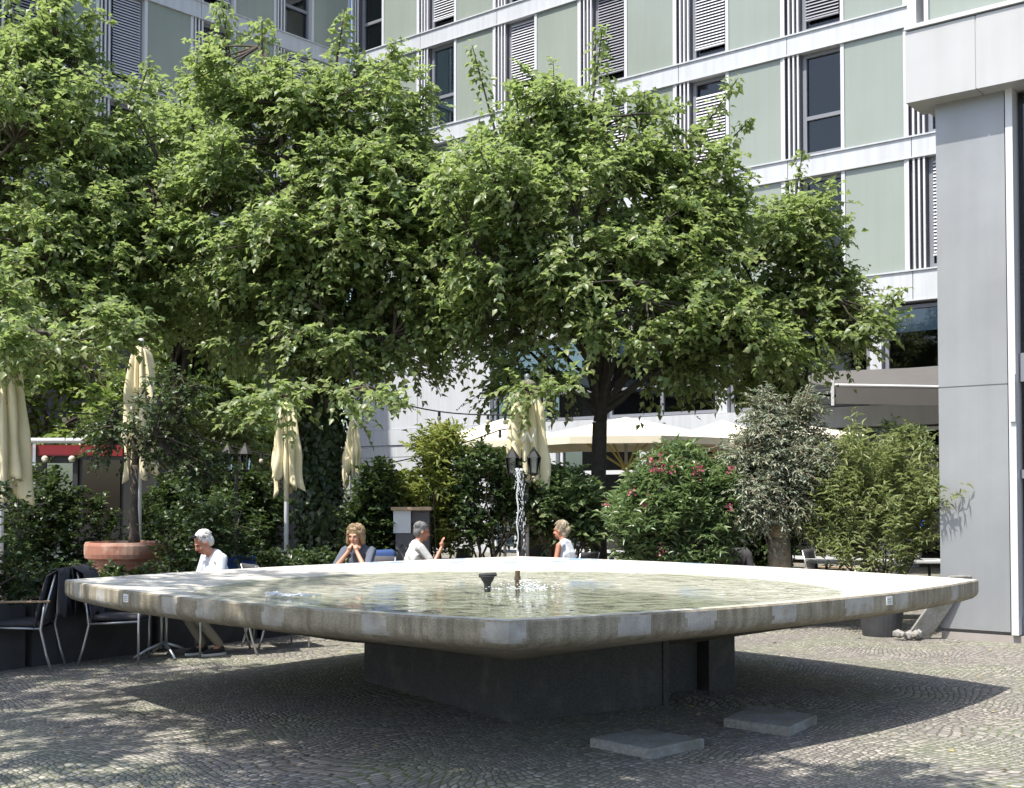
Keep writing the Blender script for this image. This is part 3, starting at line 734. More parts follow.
# loose paving slabs
def pave(pts, label):
    p = [Vector(q) for q in pts]; c = sum(p, Vector())/4; b = MB(); h = .065
    ins = [q+(c-q).normalized()*.012 for q in p]
    vs = [Vector((q.x, q.y, .001)) for q in p]+[Vector((q.x, q.y, h-.008)) for q in p]+[Vector((q.x, q.y, h)) for q in ins]
    fs = [(3, 2, 1, 0), (8, 9, 10, 11)]+[(r*4+i, r*4+(i+1) % 4, r*4+4+(i+1) % 4, r*4+4+i) for r in (0, 1) for i in range(4)]
    b.add(vs, fs); tag(b.build('paving_slab', 'slab', origin=(c.x, c.y, 0)), label, 'slab', 'loose slabs lying by the plinth')
pave([(.88, 7.80, 0), (1.28, 8.17, 0), (.89, 8.52, 0), (.52, 8.19, 0)], 'square grey concrete slab lying flat on the cobbles nearest the viewer')
pave([(1.93, 8.54, 0), (2.25, 9.04, 0), (1.88, 9.48, 0), (1.54, 8.92, 0)], 'grey concrete slab lying in the basin shadow at right of the plinth')

lr = np.random.default_rng(77); n_ = 420
lp = np.stack([lr.uniform(-6, 7, n_), lr.uniform(6.2, 15, n_), np.full(n_, .006)], 1)
V, Fc = leaf_mesh(lp, lr.normal(0, 1, (n_, 3))*np.array([1, 1, .12]), np.tile([0, 0, 1.], (n_, 1))+lr.normal(0, .25, (n_, 3)), lr.uniform(.02, .065, n_), .3, .1, .05)
V[:, 2] = np.maximum(V[:, 2], .003)
mat('dry_leaf', (.34, .27, .13), .8, var=.3, vscale=3)
tag(nmesh('fallen_leaves', V, Fc, 'dry_leaf'), 'dry leaf litter strewn over the cobbles around the basin', 'leaves', kind='stuff')

# ------------------------------------------------------------------ trees
LG = 'courtyard trees around the fountain'
def sh(x0, y0, x1, y1, Y, rad=.28, n=130): return (P(x0, y0, Y), P(x1, y1, Y), rad, n)
b_ = P(600, 500, 18.8)
tree('linden_tree', 'slim dark trunked broadleaf tree right of the jet with a wide light green crown', 'tree', (b_.x, b_.y, 0), .128, 2.85,
     [lobe(600, 190, 18.8, 125, 110, 1.7), lobe(500, 240, 18.3, 95, 110, 1.5), lobe(695, 260, 18.8, 85, 90, 1.4), lobe(600, 305, 18.2, 150, 50, 1.8), lobe(470, 310, 18.6, 75, 75, 1.2),
      lobe(690, 180, 18.9, 52, 70, .9), lobe(545, 130, 18.8, 60, 60, .9), lobe(735, 335, 18.6, 75, 50, 1.2), lobe(520, 372, 18.4, 55, 26, 1.0), lobe(690, 370, 18.5, 65, 26, 1.0), lobe(455, 190, 18.8, 45, 75, 1.2), lobe(620, 250, 18.0, 90, 70, 1.2), lobe(560, 270, 18.0, 60, 60, 1.2), lobe(530, 388, 17.1, 38, 16, .5)], 600, 11, 'leaf_linden', 'bark_dark',
     shoots=[sh(500, 150, 472, 45, 18.6, .22, 130), sh(520, 140, 515, 78, 18.6, .25, 110), sh(590, 120, 603, 25, 18.8, .26, 160), sh(640, 130, 645, 90, 18.8, .3, 110), sh(695, 140, 738, 78, 18.9, .24, 110), sh(700, 170, 752, 118, 18.9, .2, 90)], group=LG, size=(.075, .145), nl=11)
b_ = P(786, 500, 20.4)
tree('linden_tree', 'leaning light green tree rising behind the olive with a long branch reaching the glass front', 'tree', (b_.x, b_.y, 0), .12, 2.6,
     [lobe(775, 280, 20.2, 75, 75, 1.4), lobe(815, 310, 20.0, 65, 55, 1.2), lobe(770, 370, 20.1, 60, 38, 1.2), lobe(845, 325, 19.8, 40, 28, .8), lobe(790, 220, 20.2, 40, 45, .8), lobe(720, 330, 20.2, 60, 60, 1.2)], 210, 12, 'leaf_linden', 'bark_dark',
     shoots=[sh(790, 230, 803, 150, 20.2, .2, 90), sh(820, 280, 850, 225, 20.2, .24, 90), sh(850, 325, 907, 288, 19.8, .22, 110), sh(845, 330, 890, 335, 19.8, .2, 80)], group=LG, size=(.075, .145), nl=11)
b_ = P(322, 500, 19.6)
ivt = tree('linden_tree', 'broad tree with an ivy wrapped trunk behind the seated woman', 'tree', (b_.x, b_.y, 0), .24, 2.9,
     [lobe(320, 200, 19.2, 110, 130, 1.8), lobe(390, 230, 18.8, 85, 110, 1.5), lobe(240, 230, 18.8, 80, 130, 1.6), lobe(330, 330, 18.6, 110, 70, 1.8), lobe(250, 90, 19.2, 52, 70, 1.0), lobe(350, 100, 19.2, 70, 65, 1.2),
      lobe(400, 350, 18.8, 55, 40, 1.0), lobe(410, 150, 19.0, 45, 60, .9), lobe(282, 400, 16.2, 48, 16, .6), lobe(370, 395, 16.6, 40, 18, .6), lobe(300, 260, 18.4, 80, 80, 1.2), lobe(300, 120, 19.0, 55, 60, 1.0), lobe(420, 270, 18.8, 45, 75, 1.1)], 600, 13, 'leaf_linden', 'bark',
     shoots=[sh(230, 60, 222, 5, 19.2, .36, 170), sh(262, 60, 262, 20, 19.2, .3, 120), sh(335, 70, 345, 8, 19.2, .22, 110), sh(375, 90, 395, 62, 19.2, .28, 100), sh(410, 120, 432, 82, 19.0, .26, 100)], group=LG, size=(.075, .145), nl=11)
rg2 = np.random.default_rng(5); n_ = 5200                                # ivy on the trunk
z = rg2.uniform(.0, 4.2, n_); a = rg2.uniform(0, 6.283, n_); lum = .36+.09*np.sin(z*2.3+a)+.07*np.sin(a*3+z*4)+rg2.normal(0, .04, n_)-.02*z
pos = np.stack([b_.x+lum*np.cos(a), b_.y+lum*np.sin(a), z], 1); outw = np.stack([np.cos(a), np.sin(a), np.zeros(n_)], 1)
V, Fc = leaf_mesh(pos, unit(outw*.35+np.array([0, 0, -.8])+rg2.normal(0, .3, (n_, 3))), unit(outw+rg2.normal(0, .3, (n_, 3))+np.array([0, 0, .3])), rg2.uniform(.08, .13, n_), .5)
nmesh('ivy', V, Fc, 'leaf_ivy', ivt)
b_ = P(-60, 500, 18.8)
tree('linden_tree', 'large light green tree whose crown fills the left edge', 'tree', (b_.x, b_.y, 0), .2, 2.9,
     [lobe(30, 170, 18.6, 110, 120, 1.6), lobe(110, 230, 18.4, 90, 100, 1.4), lobe(20, 290, 18.2, 120, 75, 1.6), lobe(30, 60, 18.8, 70, 60, 1.0), lobe(150, 200, 18.8, 55, 70, 1.0), lobe(90, 320, 18.4, 80, 45, 1.2), lobe(-80, 200, 18.6, 90, 150, 1.6), lobe(20, 342, 15.0, 55, 20, .6), lobe(105, 332, 15.7, 55, 22, .6), lobe(-20, 320, 15.5, 60, 40, .8), lobe(70, 250, 18.2, 90, 60, 1.2), lobe(15, 120, 18.8, 60, 60, 1.0)], 620, 14, 'leaf_linden', 'bark',
     shoots=[sh(40, 60, 45, -5, 18.8, .3, 130), sh(75, 60, 95, 10, 18.8, .26, 110), sh(12, 40, 10, -15, 18.8, .2, 90), sh(130, 120, 150, 62, 18.8, .25, 100)], group=LG, size=(.075, .14), nl=11)
b_ = P(178, 500, 22.6)
tree('linden_tree', 'shaded mid green tree standing back between the ivy trunk and the left edge tree', 'tree', (b_.x, b_.y, 0), .16, 2.8,
     [lobe(170, 200, 22.4, 80, 100, 1.6), lobe(175, 290, 22.0, 80, 60, 1.6), lobe(235, 310, 22.2, 65, 65, 1.4), lobe(195, 120, 22.4, 45, 60, 1.0)], 300, 15, 'leaf_linden', 'bark_dark', group=LG, size=(.075, .145), nl=11)
bk = [(40, 28, 'leaf_fresh', 'sunlit tree far back above the red kiosk', [lobe(40, 360, 27, 90, 70, 2), lobe(70, 420, 26.5, 70, 40, 1.6), lobe(-30, 330, 27, 80, 90, 2)], 200),
      (215, 26, 'leaf_fresh', 'yellow green tree far back left of the ivy trunk', [lobe(215, 400, 26, 60, 60, 1.8), lobe(240, 450, 25.5, 45, 40, 1.4), lobe(190, 340, 26, 50, 60, 1.6)], 190)]
for i, (px, Y, lf, lb, lo, nc) in enumerate(bk):
    q = P(px, 500, Y); tree('linden_tree', lb, 'tree', (q.x, q.y, 0), .15, 2.2, lo, nc, 20+i, lf, 'bark', size=(.12, .18), group='trees farther back', mind=.3)
# the trees overhead at left whose shade falls on the paving
tree('linden_tree', 'tall tree beside the viewer at left, throwing dappled shade on the paving', 'tree', (-7.6, 5.4, 0), .2, 4.4,
     [((-6.6, 6.6, 7.1), (2.1, 2.3, 1.5)), ((-5.5, 8.3, 7.4), (1.6, 1.5, 1.2)), ((-8.2, 8.0, 7.2), (2, 2, 1.5)), ((-5.3, 5.6, 6.6), (1.9, 1.6, 1.2)), ((-4.6, 6.7, 6.8), (1.7, 1.7, 1.1)), ((-7, 10.5, 7.8), (1.8, 1.6, 1.2))], 125, 31, 'leaf_linden', 'bark', group='trees beside the viewer', mind=.25)
tree('linden_tree', 'tree just behind the viewer at left, its branches spreading overhead', 'tree', (-4.6, 1.6, 0), .2, 4.6,
     [((-3.4, 4.3, 6.6), (1.9, 1.5, 1.1)), ((-1.6, 4.5, 6.5), (1.6, 1.2, .95)), ((-4.2, 2.6, 7.2), (2.1, 1.8, 1.3)), ((-2.2, 2.4, 7.4), (1.8, 1.8, 1.2)), ((-3.0, 5.2, 6.5), (1.5, 1.1, .9)), ((-.9, 4.7, 6.3), (1.1, .9, .7))], 215, 32, 'leaf_linden', 'bark', group='trees beside the viewer', mind=.22, top=(-4.2, 2.4, 7.6))

# ------------------------------------------------------------------ planters, hedge, shrubs
PLD = Vector((.58, .815, 0)).normalized(); PLN = Vector((-PLD.y, PLD.x, 0))
pl0 = Vector((-5.62, 10.85, 0))
pl_lab = ['dark planter trough at the left edge behind the first chair', 'dark planter trough behind the back to back chairs', 'dark planter trough behind the man in the white shirt', 'dark planter trough ending near the ivy trunk']
hd_lab = ['dense dark green shrub at the left edge above the chairs', 'dark green shrub growing in front of the terracotta pot', 'dark leafy shrub behind the white haired man', 'dark green shrub just left of the ivy trunk']
for i in range(4):
    a = pl0+PLD*(i*1.52); b = MB(); L, D, H = 1.44, .5, .62
    b.m = 0; b.obox(a, PLD*L, PLN*.03, (0, 0, H)); b.obox(a+PLN*(D-.03), PLD*L, PLN*.03, (0, 0, H)); b.obox(a+PLN*.03, PLD*.03, PLN*(D-.06), (0, 0, H)); b.obox(a+PLN*.03+PLD*(L-.03), PLD*.03, PLN*(D-.06), (0, 0, H))
    b.m = 1; b.obox(a+PLN*.03+PLD*.03, PLD*(L-.06), PLN*(D-.06), (0, 0, H-.05))
    c = a+PLD*L/2+PLN*D/2
    tag(b.build('planter_trough', ['planter', 'soil'], origin=(c.x, c.y, 0)), pl_lab[i], 'planter', 'dark planter troughs in a row')
    hh = [.60, .13, .60, .16][i]
    lo = [((c.x+PLD.x*k, c.y+PLD.y*k, H+.05+hh*.75+.1*hh*math.sin(k*5+i)), (.42, .30 if hh < .3 else .42, hh)) for k in ((-.5, 0, .5) if i != 2 else (0, .5))]
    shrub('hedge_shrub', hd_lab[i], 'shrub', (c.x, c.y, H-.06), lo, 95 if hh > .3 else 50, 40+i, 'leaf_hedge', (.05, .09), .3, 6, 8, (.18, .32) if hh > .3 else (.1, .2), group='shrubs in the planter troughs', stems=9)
# second, taller row of shrubs behind
row = [(35, 17.0, 535, 60, 52, 'large dark bush behind the left edge shrub'), (190, 17.6, 515, 36, 46, 'dark bush right of the terracotta pot'), (238, 18.0, 520, 32, 42, 'dark bush left of the ivy trunk behind the folded parasol'),
       (380, 17.4, 520, 24, 42, 'round dark bush right of the ivy trunk'), (757, 18.6, 525, 34, 42, 'dark bush added to darken the gap between the oleander and the olive')]  # last bush is added to cover the pale wall and darken that gap
for i, (px, Y, py, rx, ry, lb) in enumerate(row):
    c = P(px, py, Y); k = Y/F
    lo = [((c.x+dx*rx*k*.5, Y+dy, c.z+dz*ry*k), (rx*k*.75, .5, ry*k*.8)) for dx, dy, dz in ((-1, 0, -.2), (1, .1, -.1), (0, -.1, .35), (0, 0, -.8))]
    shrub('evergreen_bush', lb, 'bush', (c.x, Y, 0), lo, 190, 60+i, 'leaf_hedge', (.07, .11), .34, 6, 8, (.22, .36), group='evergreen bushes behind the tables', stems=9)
# terracotta pot with small tree
c = P(126, 541, 14.9); PT = Vector((c.x, c.y, 0)); rt = .47
pot = thing('terracotta_pot', 'large terracotta pot with a thick rolled rim', 'pot', PT)
b = MB(); b.lathe([(.26, 0), (.30, .02), (.40, .70), (.415, .86), (.43, .88), (.43, .93), (.475, .95), (.485, 1.0), (.485, 1.10), (.47, 1.14), (.43, 1.14), (.41, 1.08), (.1, 1.07)], PT, 40); b.build('pot_body', 'terracotta', pot, smooth=False, world=True)
b = MB(); b.lathe([(.40, 1.0), (.40, 1.085), (.02, 1.10)], PT, 24); b.build('soil', 'soil', pot, world=True)
q = P(137, 400, 14.9)
tree('potted_tree', 'small leafed dark tree growing out of the terracotta pot', 'tree', (PT.x+.1, PT.y, 1.08), .055, 1.0,
     [lobe(175, 450, 14.9, 40, 40, .5), lobe(112, 430, 14.9, 18, 40, .4), lobe(175, 400, 14.9, 35, 35, .5), lobe(150, 425, 14.9, 22, 35, .4)], 55, 41, 'leaf_hedge', 'bark', size=(.05, .08), tl=(.2, .4), mind=.12, nt=5)
# right-hand shrubs
c = P(678, 545, 16.0)
olc = [lobe(678, 515, 16, 52, 45, .6), lobe(650, 525, 15.8, 38, 42, .5), lobe(712, 515, 15.9, 36, 44, .5), lobe(680, 485, 16, 45, 28, .5), lobe(680, 550, 15.9, 55, 35, .5)]
ole, OC = shrub('oleander', 'round oleander bush with narrow leaves and a few crimson flowers', 'shrub', (c.x, c.y, 0), olc, 330, 51, 'leaf_oleander', (.10, .16), .14, 5, 9, (.2, .34), .7, .15, stems=16, mind=.09, spread=.55)
fl = [(652, 460), (662, 458), (655, 470), (663, 468), (669, 472), (675, 464), (682, 461), (697, 472), (732, 472), (748, 500), (736, 503), (730, 508), (607, 503), (630, 494), (646, 503), (660, 550), (700, 470)]
rgf = np.random.default_rng(9)
pp = []; dd = []
for (x, y) in fl:
    q = np.array(P(x, y, 15.38 if 625 < x < 735 and y > 464 else 15.7)); 
    for k in range(11): pp.append(q+rgf.normal(0, .035, 3)); dd.append(rgf.normal(0, 1, 3)+np.array([0, -.3, .4]))
V, Fc = leaf_mesh(np.array(pp), np.array(dd), unit(rgf.normal(0, 1, (len(pp), 3))), rgf.uniform(.025, .045, len(pp)), .5)
nmesh('blossom', V, Fc, 'petal', ole)
c = P(779, 560, 15.9)
tree('olive_tree', 'silvery olive tree with a stout gnarled trunk beside the oleander', 'tree', (c.x, c.y, .1), .17, 1.05,
     [lobe(775, 500, 15.9, 45, 45, .6), lobe(770, 450, 15.9, 38, 50, .55), lobe(800, 470, 15.8, 32, 45, .5), lobe(762, 420, 15.9, 18, 35, .3), lobe(792, 420, 15.9, 16, 32, .3), lobe(745, 500, 15.8, 25, 35, .4)], 340, 52, 'leaf_olive', 'bark_pale',
     shoots=[sh(765, 430, 762, 385, 15.9, .1, 60), sh(795, 430, 812, 378, 15.9, .1, 60)], size=(.05, .085), tl=(.2, .4), nt=6, nl=10, mind=.1, wr=.17)
c = P(880, 575, 15.4)
wl, _ = shrub('willow_leaf_bush', 'loose yellow green narrow leaved bush by the metal column', 'bush', (c.x, c.y, .3), [lobe(878, 510, 15.4, 50, 45, .6), lobe(845, 520, 15.5, 35, 45, .5), lobe(905, 500, 15.3, 28, 55, .5), lobe(870, 470, 15.5, 40, 32, .5), lobe(880, 555, 15.3, 55, 25, .5), lobe(944, 500, 14.42, 5, 14, .06), lobe(948, 555, 14.4, 6, 10, .06)],
      150, 53, 'leaf_willow', (.09, .15), .10, 5, 10, (.28, .5), .9, .2, stems=18, mind=.1, spread=.6, stem_r=.008)
c = P(881, 600, 14.9); tb = thing('plant_tub', 'dark tapered plastic plant tub under the rim by the leaning slab', 'tub', (c.x, c.y, 0))
b = MB(); b.lathe([(.22, 0), (.225, .02), (.285, .44), (.305, .45), (.305, .50), (.28, .5), (.27, .45), (.02, .45)], (c.x, c.y, 0), 28); b.build('tub_body', 'dark_plastic', tb, world=True, smooth=False)
b = MB(); b.lathe([(.26, .40), (.265, .462), (.02, .47)], (c.x, c.y, 0), 20); b.build('soil', 'soil', tb, world=True)
# leaning stone post
ls = MB(); a0 = P(921, 636, 14.75); a0 = Vector((4.66, 14.5, 0)); tp = a0+Vector((.46, -.2, .76)); sdv = Vector((.30, .02, 0)); fwv = Vector((.03, .12, 0))
ls.add([a0, a0+sdv, a0+sdv+fwv, a0+fwv, tp, tp+sdv*.95, tp+sdv*.95+fwv*.9, tp+fwv*.9], [(0, 3, 2, 1), (4, 5, 6, 7), (0, 1, 5, 4), (1, 2, 6, 5), (2, 3, 7, 6), (3, 0, 4, 7)])
lso = tag(ls.build('stone_post', 'slab', origin=(a0.x, a0.y, 0)), 'slanted grey stone post leaning against the metal column foot', 'post')
md = lso.modifiers.new('bevel', 'BEVEL'); md.width = .012; md.segments = 2
rb = MB()
for i in range(9): rb.ball((4.68+random.gauss(0, .06), 14.42+random.gauss(0, .05), .05+random.random()*.04), (random.uniform(.04, .08), .05, random.uniform(.03, .07)), 1)
tag(rb.build('rubble_heap', 'slab', origin=(4.68, 14.42, 0)), 'small heap of pale rubble at the foot of the leaning post', 'rubble')
# middle shrubs
c = P(432, 520, 17.7); shrub('bamboo_clump', 'bright yellow green bamboo clump right of the white wall', 'bamboo', (c.x, c.y, 0), [lobe(428, 500, 17.7, 32, 24, .45), lobe(440, 460, 17.7, 22, 28, .4), lobe(405, 500, 17.7, 15, 14, .4), lobe(440, 535, 17.8, 25, 22, .4)], 150, 55, 'leaf_bamboo', (.10, .17), .15, 5, 8, (.25, .45), .8, .4, stems=18, mind=.1, foot=.4)
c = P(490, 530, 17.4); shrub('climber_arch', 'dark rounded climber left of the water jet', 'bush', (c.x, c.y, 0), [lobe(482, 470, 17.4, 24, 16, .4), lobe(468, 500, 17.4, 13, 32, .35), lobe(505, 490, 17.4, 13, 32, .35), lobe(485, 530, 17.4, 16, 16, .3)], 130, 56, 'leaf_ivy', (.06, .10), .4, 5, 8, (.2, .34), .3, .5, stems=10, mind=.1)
c = P(566, 520, 17.7); shrub('laurel_bush', 'fresh green leafy bush between the parasol and the slim trunk', 'bush', (c.x, c.y, 0), [lobe(565, 505, 17.7, 34, 28, .5), lobe(550, 490, 17.7, 16, 24, .4), lobe(575, 530, 17.7, 30, 20, .4), lobe(530, 515, 17.8, 15, 30, .4)], 150, 57, 'leaf_oleander', (.09, .13), .3, 5, 8, (.2, .34), .4, .4, stems=9, mind=.1)
c = P(225, 480, 21.5); shrub('laurel_bush', 'sunlit pale green bush behind the left lantern', 'bush', (c.x, c.y, 0), [lobe(215, 470, 21.5, 45, 45, .7), lobe(240, 500, 21.2, 40, 40, .6)], 150, 58, 'leaf_willow', (.10, .15), .25, 5, 8, (.25, .4), .4, .4, stems=9, mind=.12)
c = P(800, 500, 21.5); shrub('laurel_bush', 'dark leafy bush behind the loose bush beneath the awning', 'bush', (c.x+1, c.y, 0), [lobe(830, 480, 21.5, 45, 35, .7), lobe(890, 470, 21.3, 45, 40, .7), lobe(860, 520, 21, 70, 35, .7)], 200, 59, 'leaf_oleander', (.10, .15), .2, 5, 8, (.25, .4), .4, .4, stems=9, mind=.12)

# ------------------------------------------------------------------ parasols
def folded(px, ytop, ybot, Y, wid, label, seed, mark=False):
    r = random.Random(seed); a = P(px, ytop, Y); zb = P(px, ybot, Y).z; zt_ = a.z; hw = wid*Y/F/2
    o = thing('folded_parasol', label, 'parasol', (a.x, Y, 0), 'folded cream parasols')
    b = MB(); b.tube([(0, 0, .08), (0, 0, zt_+.04)], .032, 10); b.ball((0, 0, zt_+.05), .045, 2); b.build('pole', 'white_frame', o, smooth=True)
    b = MB(); b.lathe([(.30, 0), (.30, .06), (.06, .09), (.05, .14)], (0, 0, 0), 24); b.build('base', 'planter', o)
    n = 176; rows = 24; vs = []; nf = 11; ph = r.random()*6
    hem = [r.uniform(-.22, .16) for _ in range(nf)]; wd = [r.uniform(.8, 1.18) for _ in range(nf)]
    for i in range(rows+1):
        t = i/rows
        for j in range(n):
            an = 2*math.pi*j/n; u = (an*nf/(2*math.pi)+ph) % nf; seg = int(u); fr = u-seg
            prof = (.20+.80*(t**.5))*hw*(1-.10*max(0, t-.8)/.2)
            pl = abs(math.sin(math.pi*fr))**.55*(.75+.25*math.sin(seg*2.4+ph))
            rad = prof*(.40+.62*pl)*(1+(wd[seg]-1)*pl*t)+.014*math.sin(9*t+3*j/n*6.28)+.03*t*math.sin(13*t+seg*2)*pl
            h_ = (zt_-zb)*(1+hem[seg]*t*t)+.12*pl*t*t
            vs.append((rad*math.cos(an+.25*t), rad*math.sin(an+.25*t), zt_-h_*t))
    b.add(vs, [(i*n+j, (i+1)*n+j, (i+1)*n+(j+1) % n, i*n+(j+1) % n) for i in range(rows) for j in range(n)])
    cl = b.build('canopy', 'canvas', o, smooth=True); md = cl.modifiers.new('thick', 'SOLIDIFY'); md.thickness = .006
    if mark:
        b = MB()
        zc_ = zt_-(zt_-zb)*.62; yy = -hw*1.02
        pts = [(-.12, .10), (-.06, -.10), (0, .06), (.06, -.10), (.12, .10)]
        for p0, p1 in zip(pts, pts[1:]): b.tube([(p0[0], yy+.03, zc_+p0[1]), (p1[0], yy+.03, zc_+p1[1])], .014, 6)
        b.build('letter_mark', 'canvas_mark', cl)
    return o
folded(4, 335, 482, 15.6, 64, 'big folded cream parasol at the left edge', 1)
folded(141, 345, 462, 16.4, 48, 'folded cream parasol behind the small tree in the terracotta pot', 2)
folded(287, 402, 484, 17.0, 38, 'small folded cream parasol left of the ivy trunk', 3)
folded(353, 420, 475, 17.9, 24, 'narrow folded yellow parasol right of the ivy trunk', 4)
folded(527, 380, 472, 17.6, 58, 'folded cream parasol with a pale letter behind the water jet', 5, True)
def opened(px, yap, yrim, Y, halfpx, label, rot=0):
    a = P(px, yap, Y); zr = P(px, yrim, Y).z; hw = halfpx*Y/F; o = thing('open_parasol', label, 'parasol', (a.x, Y, 0), 'open cream parasols')
    b = MB(); b.tube([(0, 0, .06), (0, 0, a.z-.03)], .035, 10); b.build('pole', 'white_frame', o, smooth=True)
    b = MB(); b.box((0, 0, .04), (.8, .8, .08), bev=.01); b.build('base', 'planter', o)
    b = MB(); n = 8; rowz = 6; vs = [(0, 0, a.z)]
    for i in range(1, rowz+1):
        t = i/rowz
        for j in range(n*4):
            an = 2*math.pi*j/(n*4)+rot; k = (j % 4)/4; sc = math.cos(math.pi/n)/math.cos((k-.5)*2*math.pi/n)
            vs.append((hw*t*sc*math.cos(an), hw*t*sc*math.sin(an), a.z-(a.z-zr)*t-.05*math.sin(math.pi*t)*(1-abs(2*k-1))*1.0))
    m = n*4; fs = [(0, 1+j, 1+(j+1) % m) for j in range(m)]+[(1+(i-1)*m+j, 1+i*m+j, 1+i*m+(j+1) % m, 1+(i-1)*m+(j+1) % m) for i in range(1, rowz) for j in range(m)]
    b.add(vs, fs)
    base = len(b.v)-m; vv = b.v[base:]
    b.add([v for v in vv]+[(v[0], v[1], v[2]-.14) for v in vv], [(j, (j+1) % m, m+(j+1) % m, m+j) for j in range(m)])
    cl = b.build('canopy', 'canvas_white', o); md = cl.modifiers.new('thick', 'SOLIDIFY'); md.thickness = .008
    for j in range(n):
        an = 2*math.pi*(j)/n+rot; s_ = MB(); e = Vector((math.cos(an), math.sin(an), 0))
        s_.tube([e*.06+Vector((0, 0, zr-.55)), e*hw*.55+Vector((0, 0, a.z-(a.z-zr)*.55-.05))], .022, 6)
        s_.tube([e*.06+Vector((0, 0, a.z-.06)), e*hw*.96+Vector((0, 0, zr+.0))], .016, 6); s_.build('strut', 'strut', o)
    b = MB(); b.lathe([(.04, zr-.62), (.09, zr-.6), (.09, zr-.5), (.04, zr-.48)], (0, 0, 0), 14); b.build('hub', 'strut', o)
    return o
opened(626, 417, 441, 25.0, 110, 'wide open cream parasol behind the slim dark trunk', .2)
opened(505, 418, 444, 26.5, 84, 'open cream parasol half hidden by the folded one', .1)
opened(722, 420, 443, 28, 70, 'open cream parasol far back above the oleander', .3)
opened(812, 426, 438, 24.5, 62, 'small open cream parasol beneath the grey awning', .25)

# awning
aw = thing('awning', 'grey fabric awning with a straight valance below the dark first floor glass', 'awning', (7.5, 26, 0))
pa = P(836, 386, 26); pb = P(1000, 389, 26); zr = pa.z
b = MB(); bk0 = FP(A0, U, NU, 1.9, zr+.9, .1); bk1 = FP(A0, U, NU, -3.5, zr+.75, .1)
vs = []; n_ = 14
for i in range(n_+1):
    t = i/n_; f_ = pa.lerp(pb, t); k_ = bk0.lerp(bk1, t)
    for j in range(7): u_ = j/6; q = f_.lerp(k_, u_); q.z -= .09*math.sin(math.pi*u_)*(.6+.4*math.sin(t*9)); vs.append(q)
b.add(vs, [(i*7+j, (i+1)*7+j, (i+1)*7+j+1, i*7+j+1) for i in range(n_) for j in range(6)])
o = b.build('fabric', 'awning', aw, world=True); md = o.modifiers.new('thick', 'SOLIDIFY'); md.thickness = .012
b = MB(); b.obox(pa+Vector((0, 0, -.38)), pb-pa, (0, -.02, 0), (0, 0, .37)); b.build('valance', 'awning', aw, world=True)
b = MB(); b.tube([pa+Vector((-.04, 0, .02)), pb+Vector((0, 0, .02))], .035, 8); b.obox(pa+Vector((-.10, -.03, -.42)), (.05, 0, 0), (0, .06, 0), (0, 0, .8)); b.build('rail', 'white_frame', aw, world=True)
for t in (.1, .9):
    b = MB(); q = pa.lerp(pb, t); b.tube([q, bk0.lerp(bk1, t)+Vector((0, 0, -.5))], .03, 8); b.build('arm', 'frame_grey', aw, world=True)

# ------------------------------------------------------------------ kiosk
kc = P(62, 500, 24); kx0 = P(34, 500, 24).x; kx1 = P(122, 500, 24).x
kz = lambda y: P(60, y, 24).z
kio = thing('kiosk', 'small kiosk with a red fascia and dark framed glass door at far left', 'kiosk', (kc.x, 24, 0))
b = MB(); b.obox((kx0-1.2, 24.1, 0), (kx1-kx0+1.2, 0, 0), (0, 2.2, 0), (0, 0, kz(447))); b.build('wall', 'fin_dark', kio, world=True)
b = MB(); b.obox((kx0-1.2, 24.0, kz(456)), (kx1-kx0+1.2, 0, 0), (0, .09, 0), (0, 0, kz(445)-kz(456))); b.build('fascia', 'red', kio, world=True)
b = MB(); b.tube([(kx0-1.2, 23.85, kz(441)), (P(87, 441, 24).x, 23.85, kz(441))], .055, 10); b.build('awning_tube', 'white_frame', kio, world=True)
d0 = P(41, 500, 24).x; d1 = P(77, 500, 24).x
b = MB()
for x0, x1 in ((d0, d0+.08), (d1-.1, d1)): b.obox((x0, 24.02, 0), (x1-x0, 0, 0), (0, .07, 0), (0, 0, kz(458)))
b.obox((d0+.08, 24.02, kz(463)), (d1-d0-.18, 0, 0), (0, .07, 0), (0, 0, kz(458)-kz(463))); d = b.build('door', 'black_metal', kio, world=True)
b = MB(); b.obox((d0+.08, 24.05, .1), (d1-d0-.18, 0, 0), (0, .02, 0), (0, 0, kz(463)-.1)); b.build('pane', 'glass_teal', d, world=True)
b = MB(); b.obox((d1+.1, 24.03, .8), (kx1-d1-.15, 0, 0), (0, .05, 0), (0, 0, kz(460)-.8)); b.build('window', 'glass_dark', kio, world=True)
b = MB(); b.obox((kx0-.02, 23.95, 0), (.06, 0, 0), (0, .06, 0), (0, 0, kz(443))); b.build('post', 'steel', kio, world=True)
for x in (45, 72):
    b = MB(); q = P(x, 459, 23.9); b.ball(q, .07, 2); b.build('lamp', 'glow_bulb', kio, smooth=True, world=True)

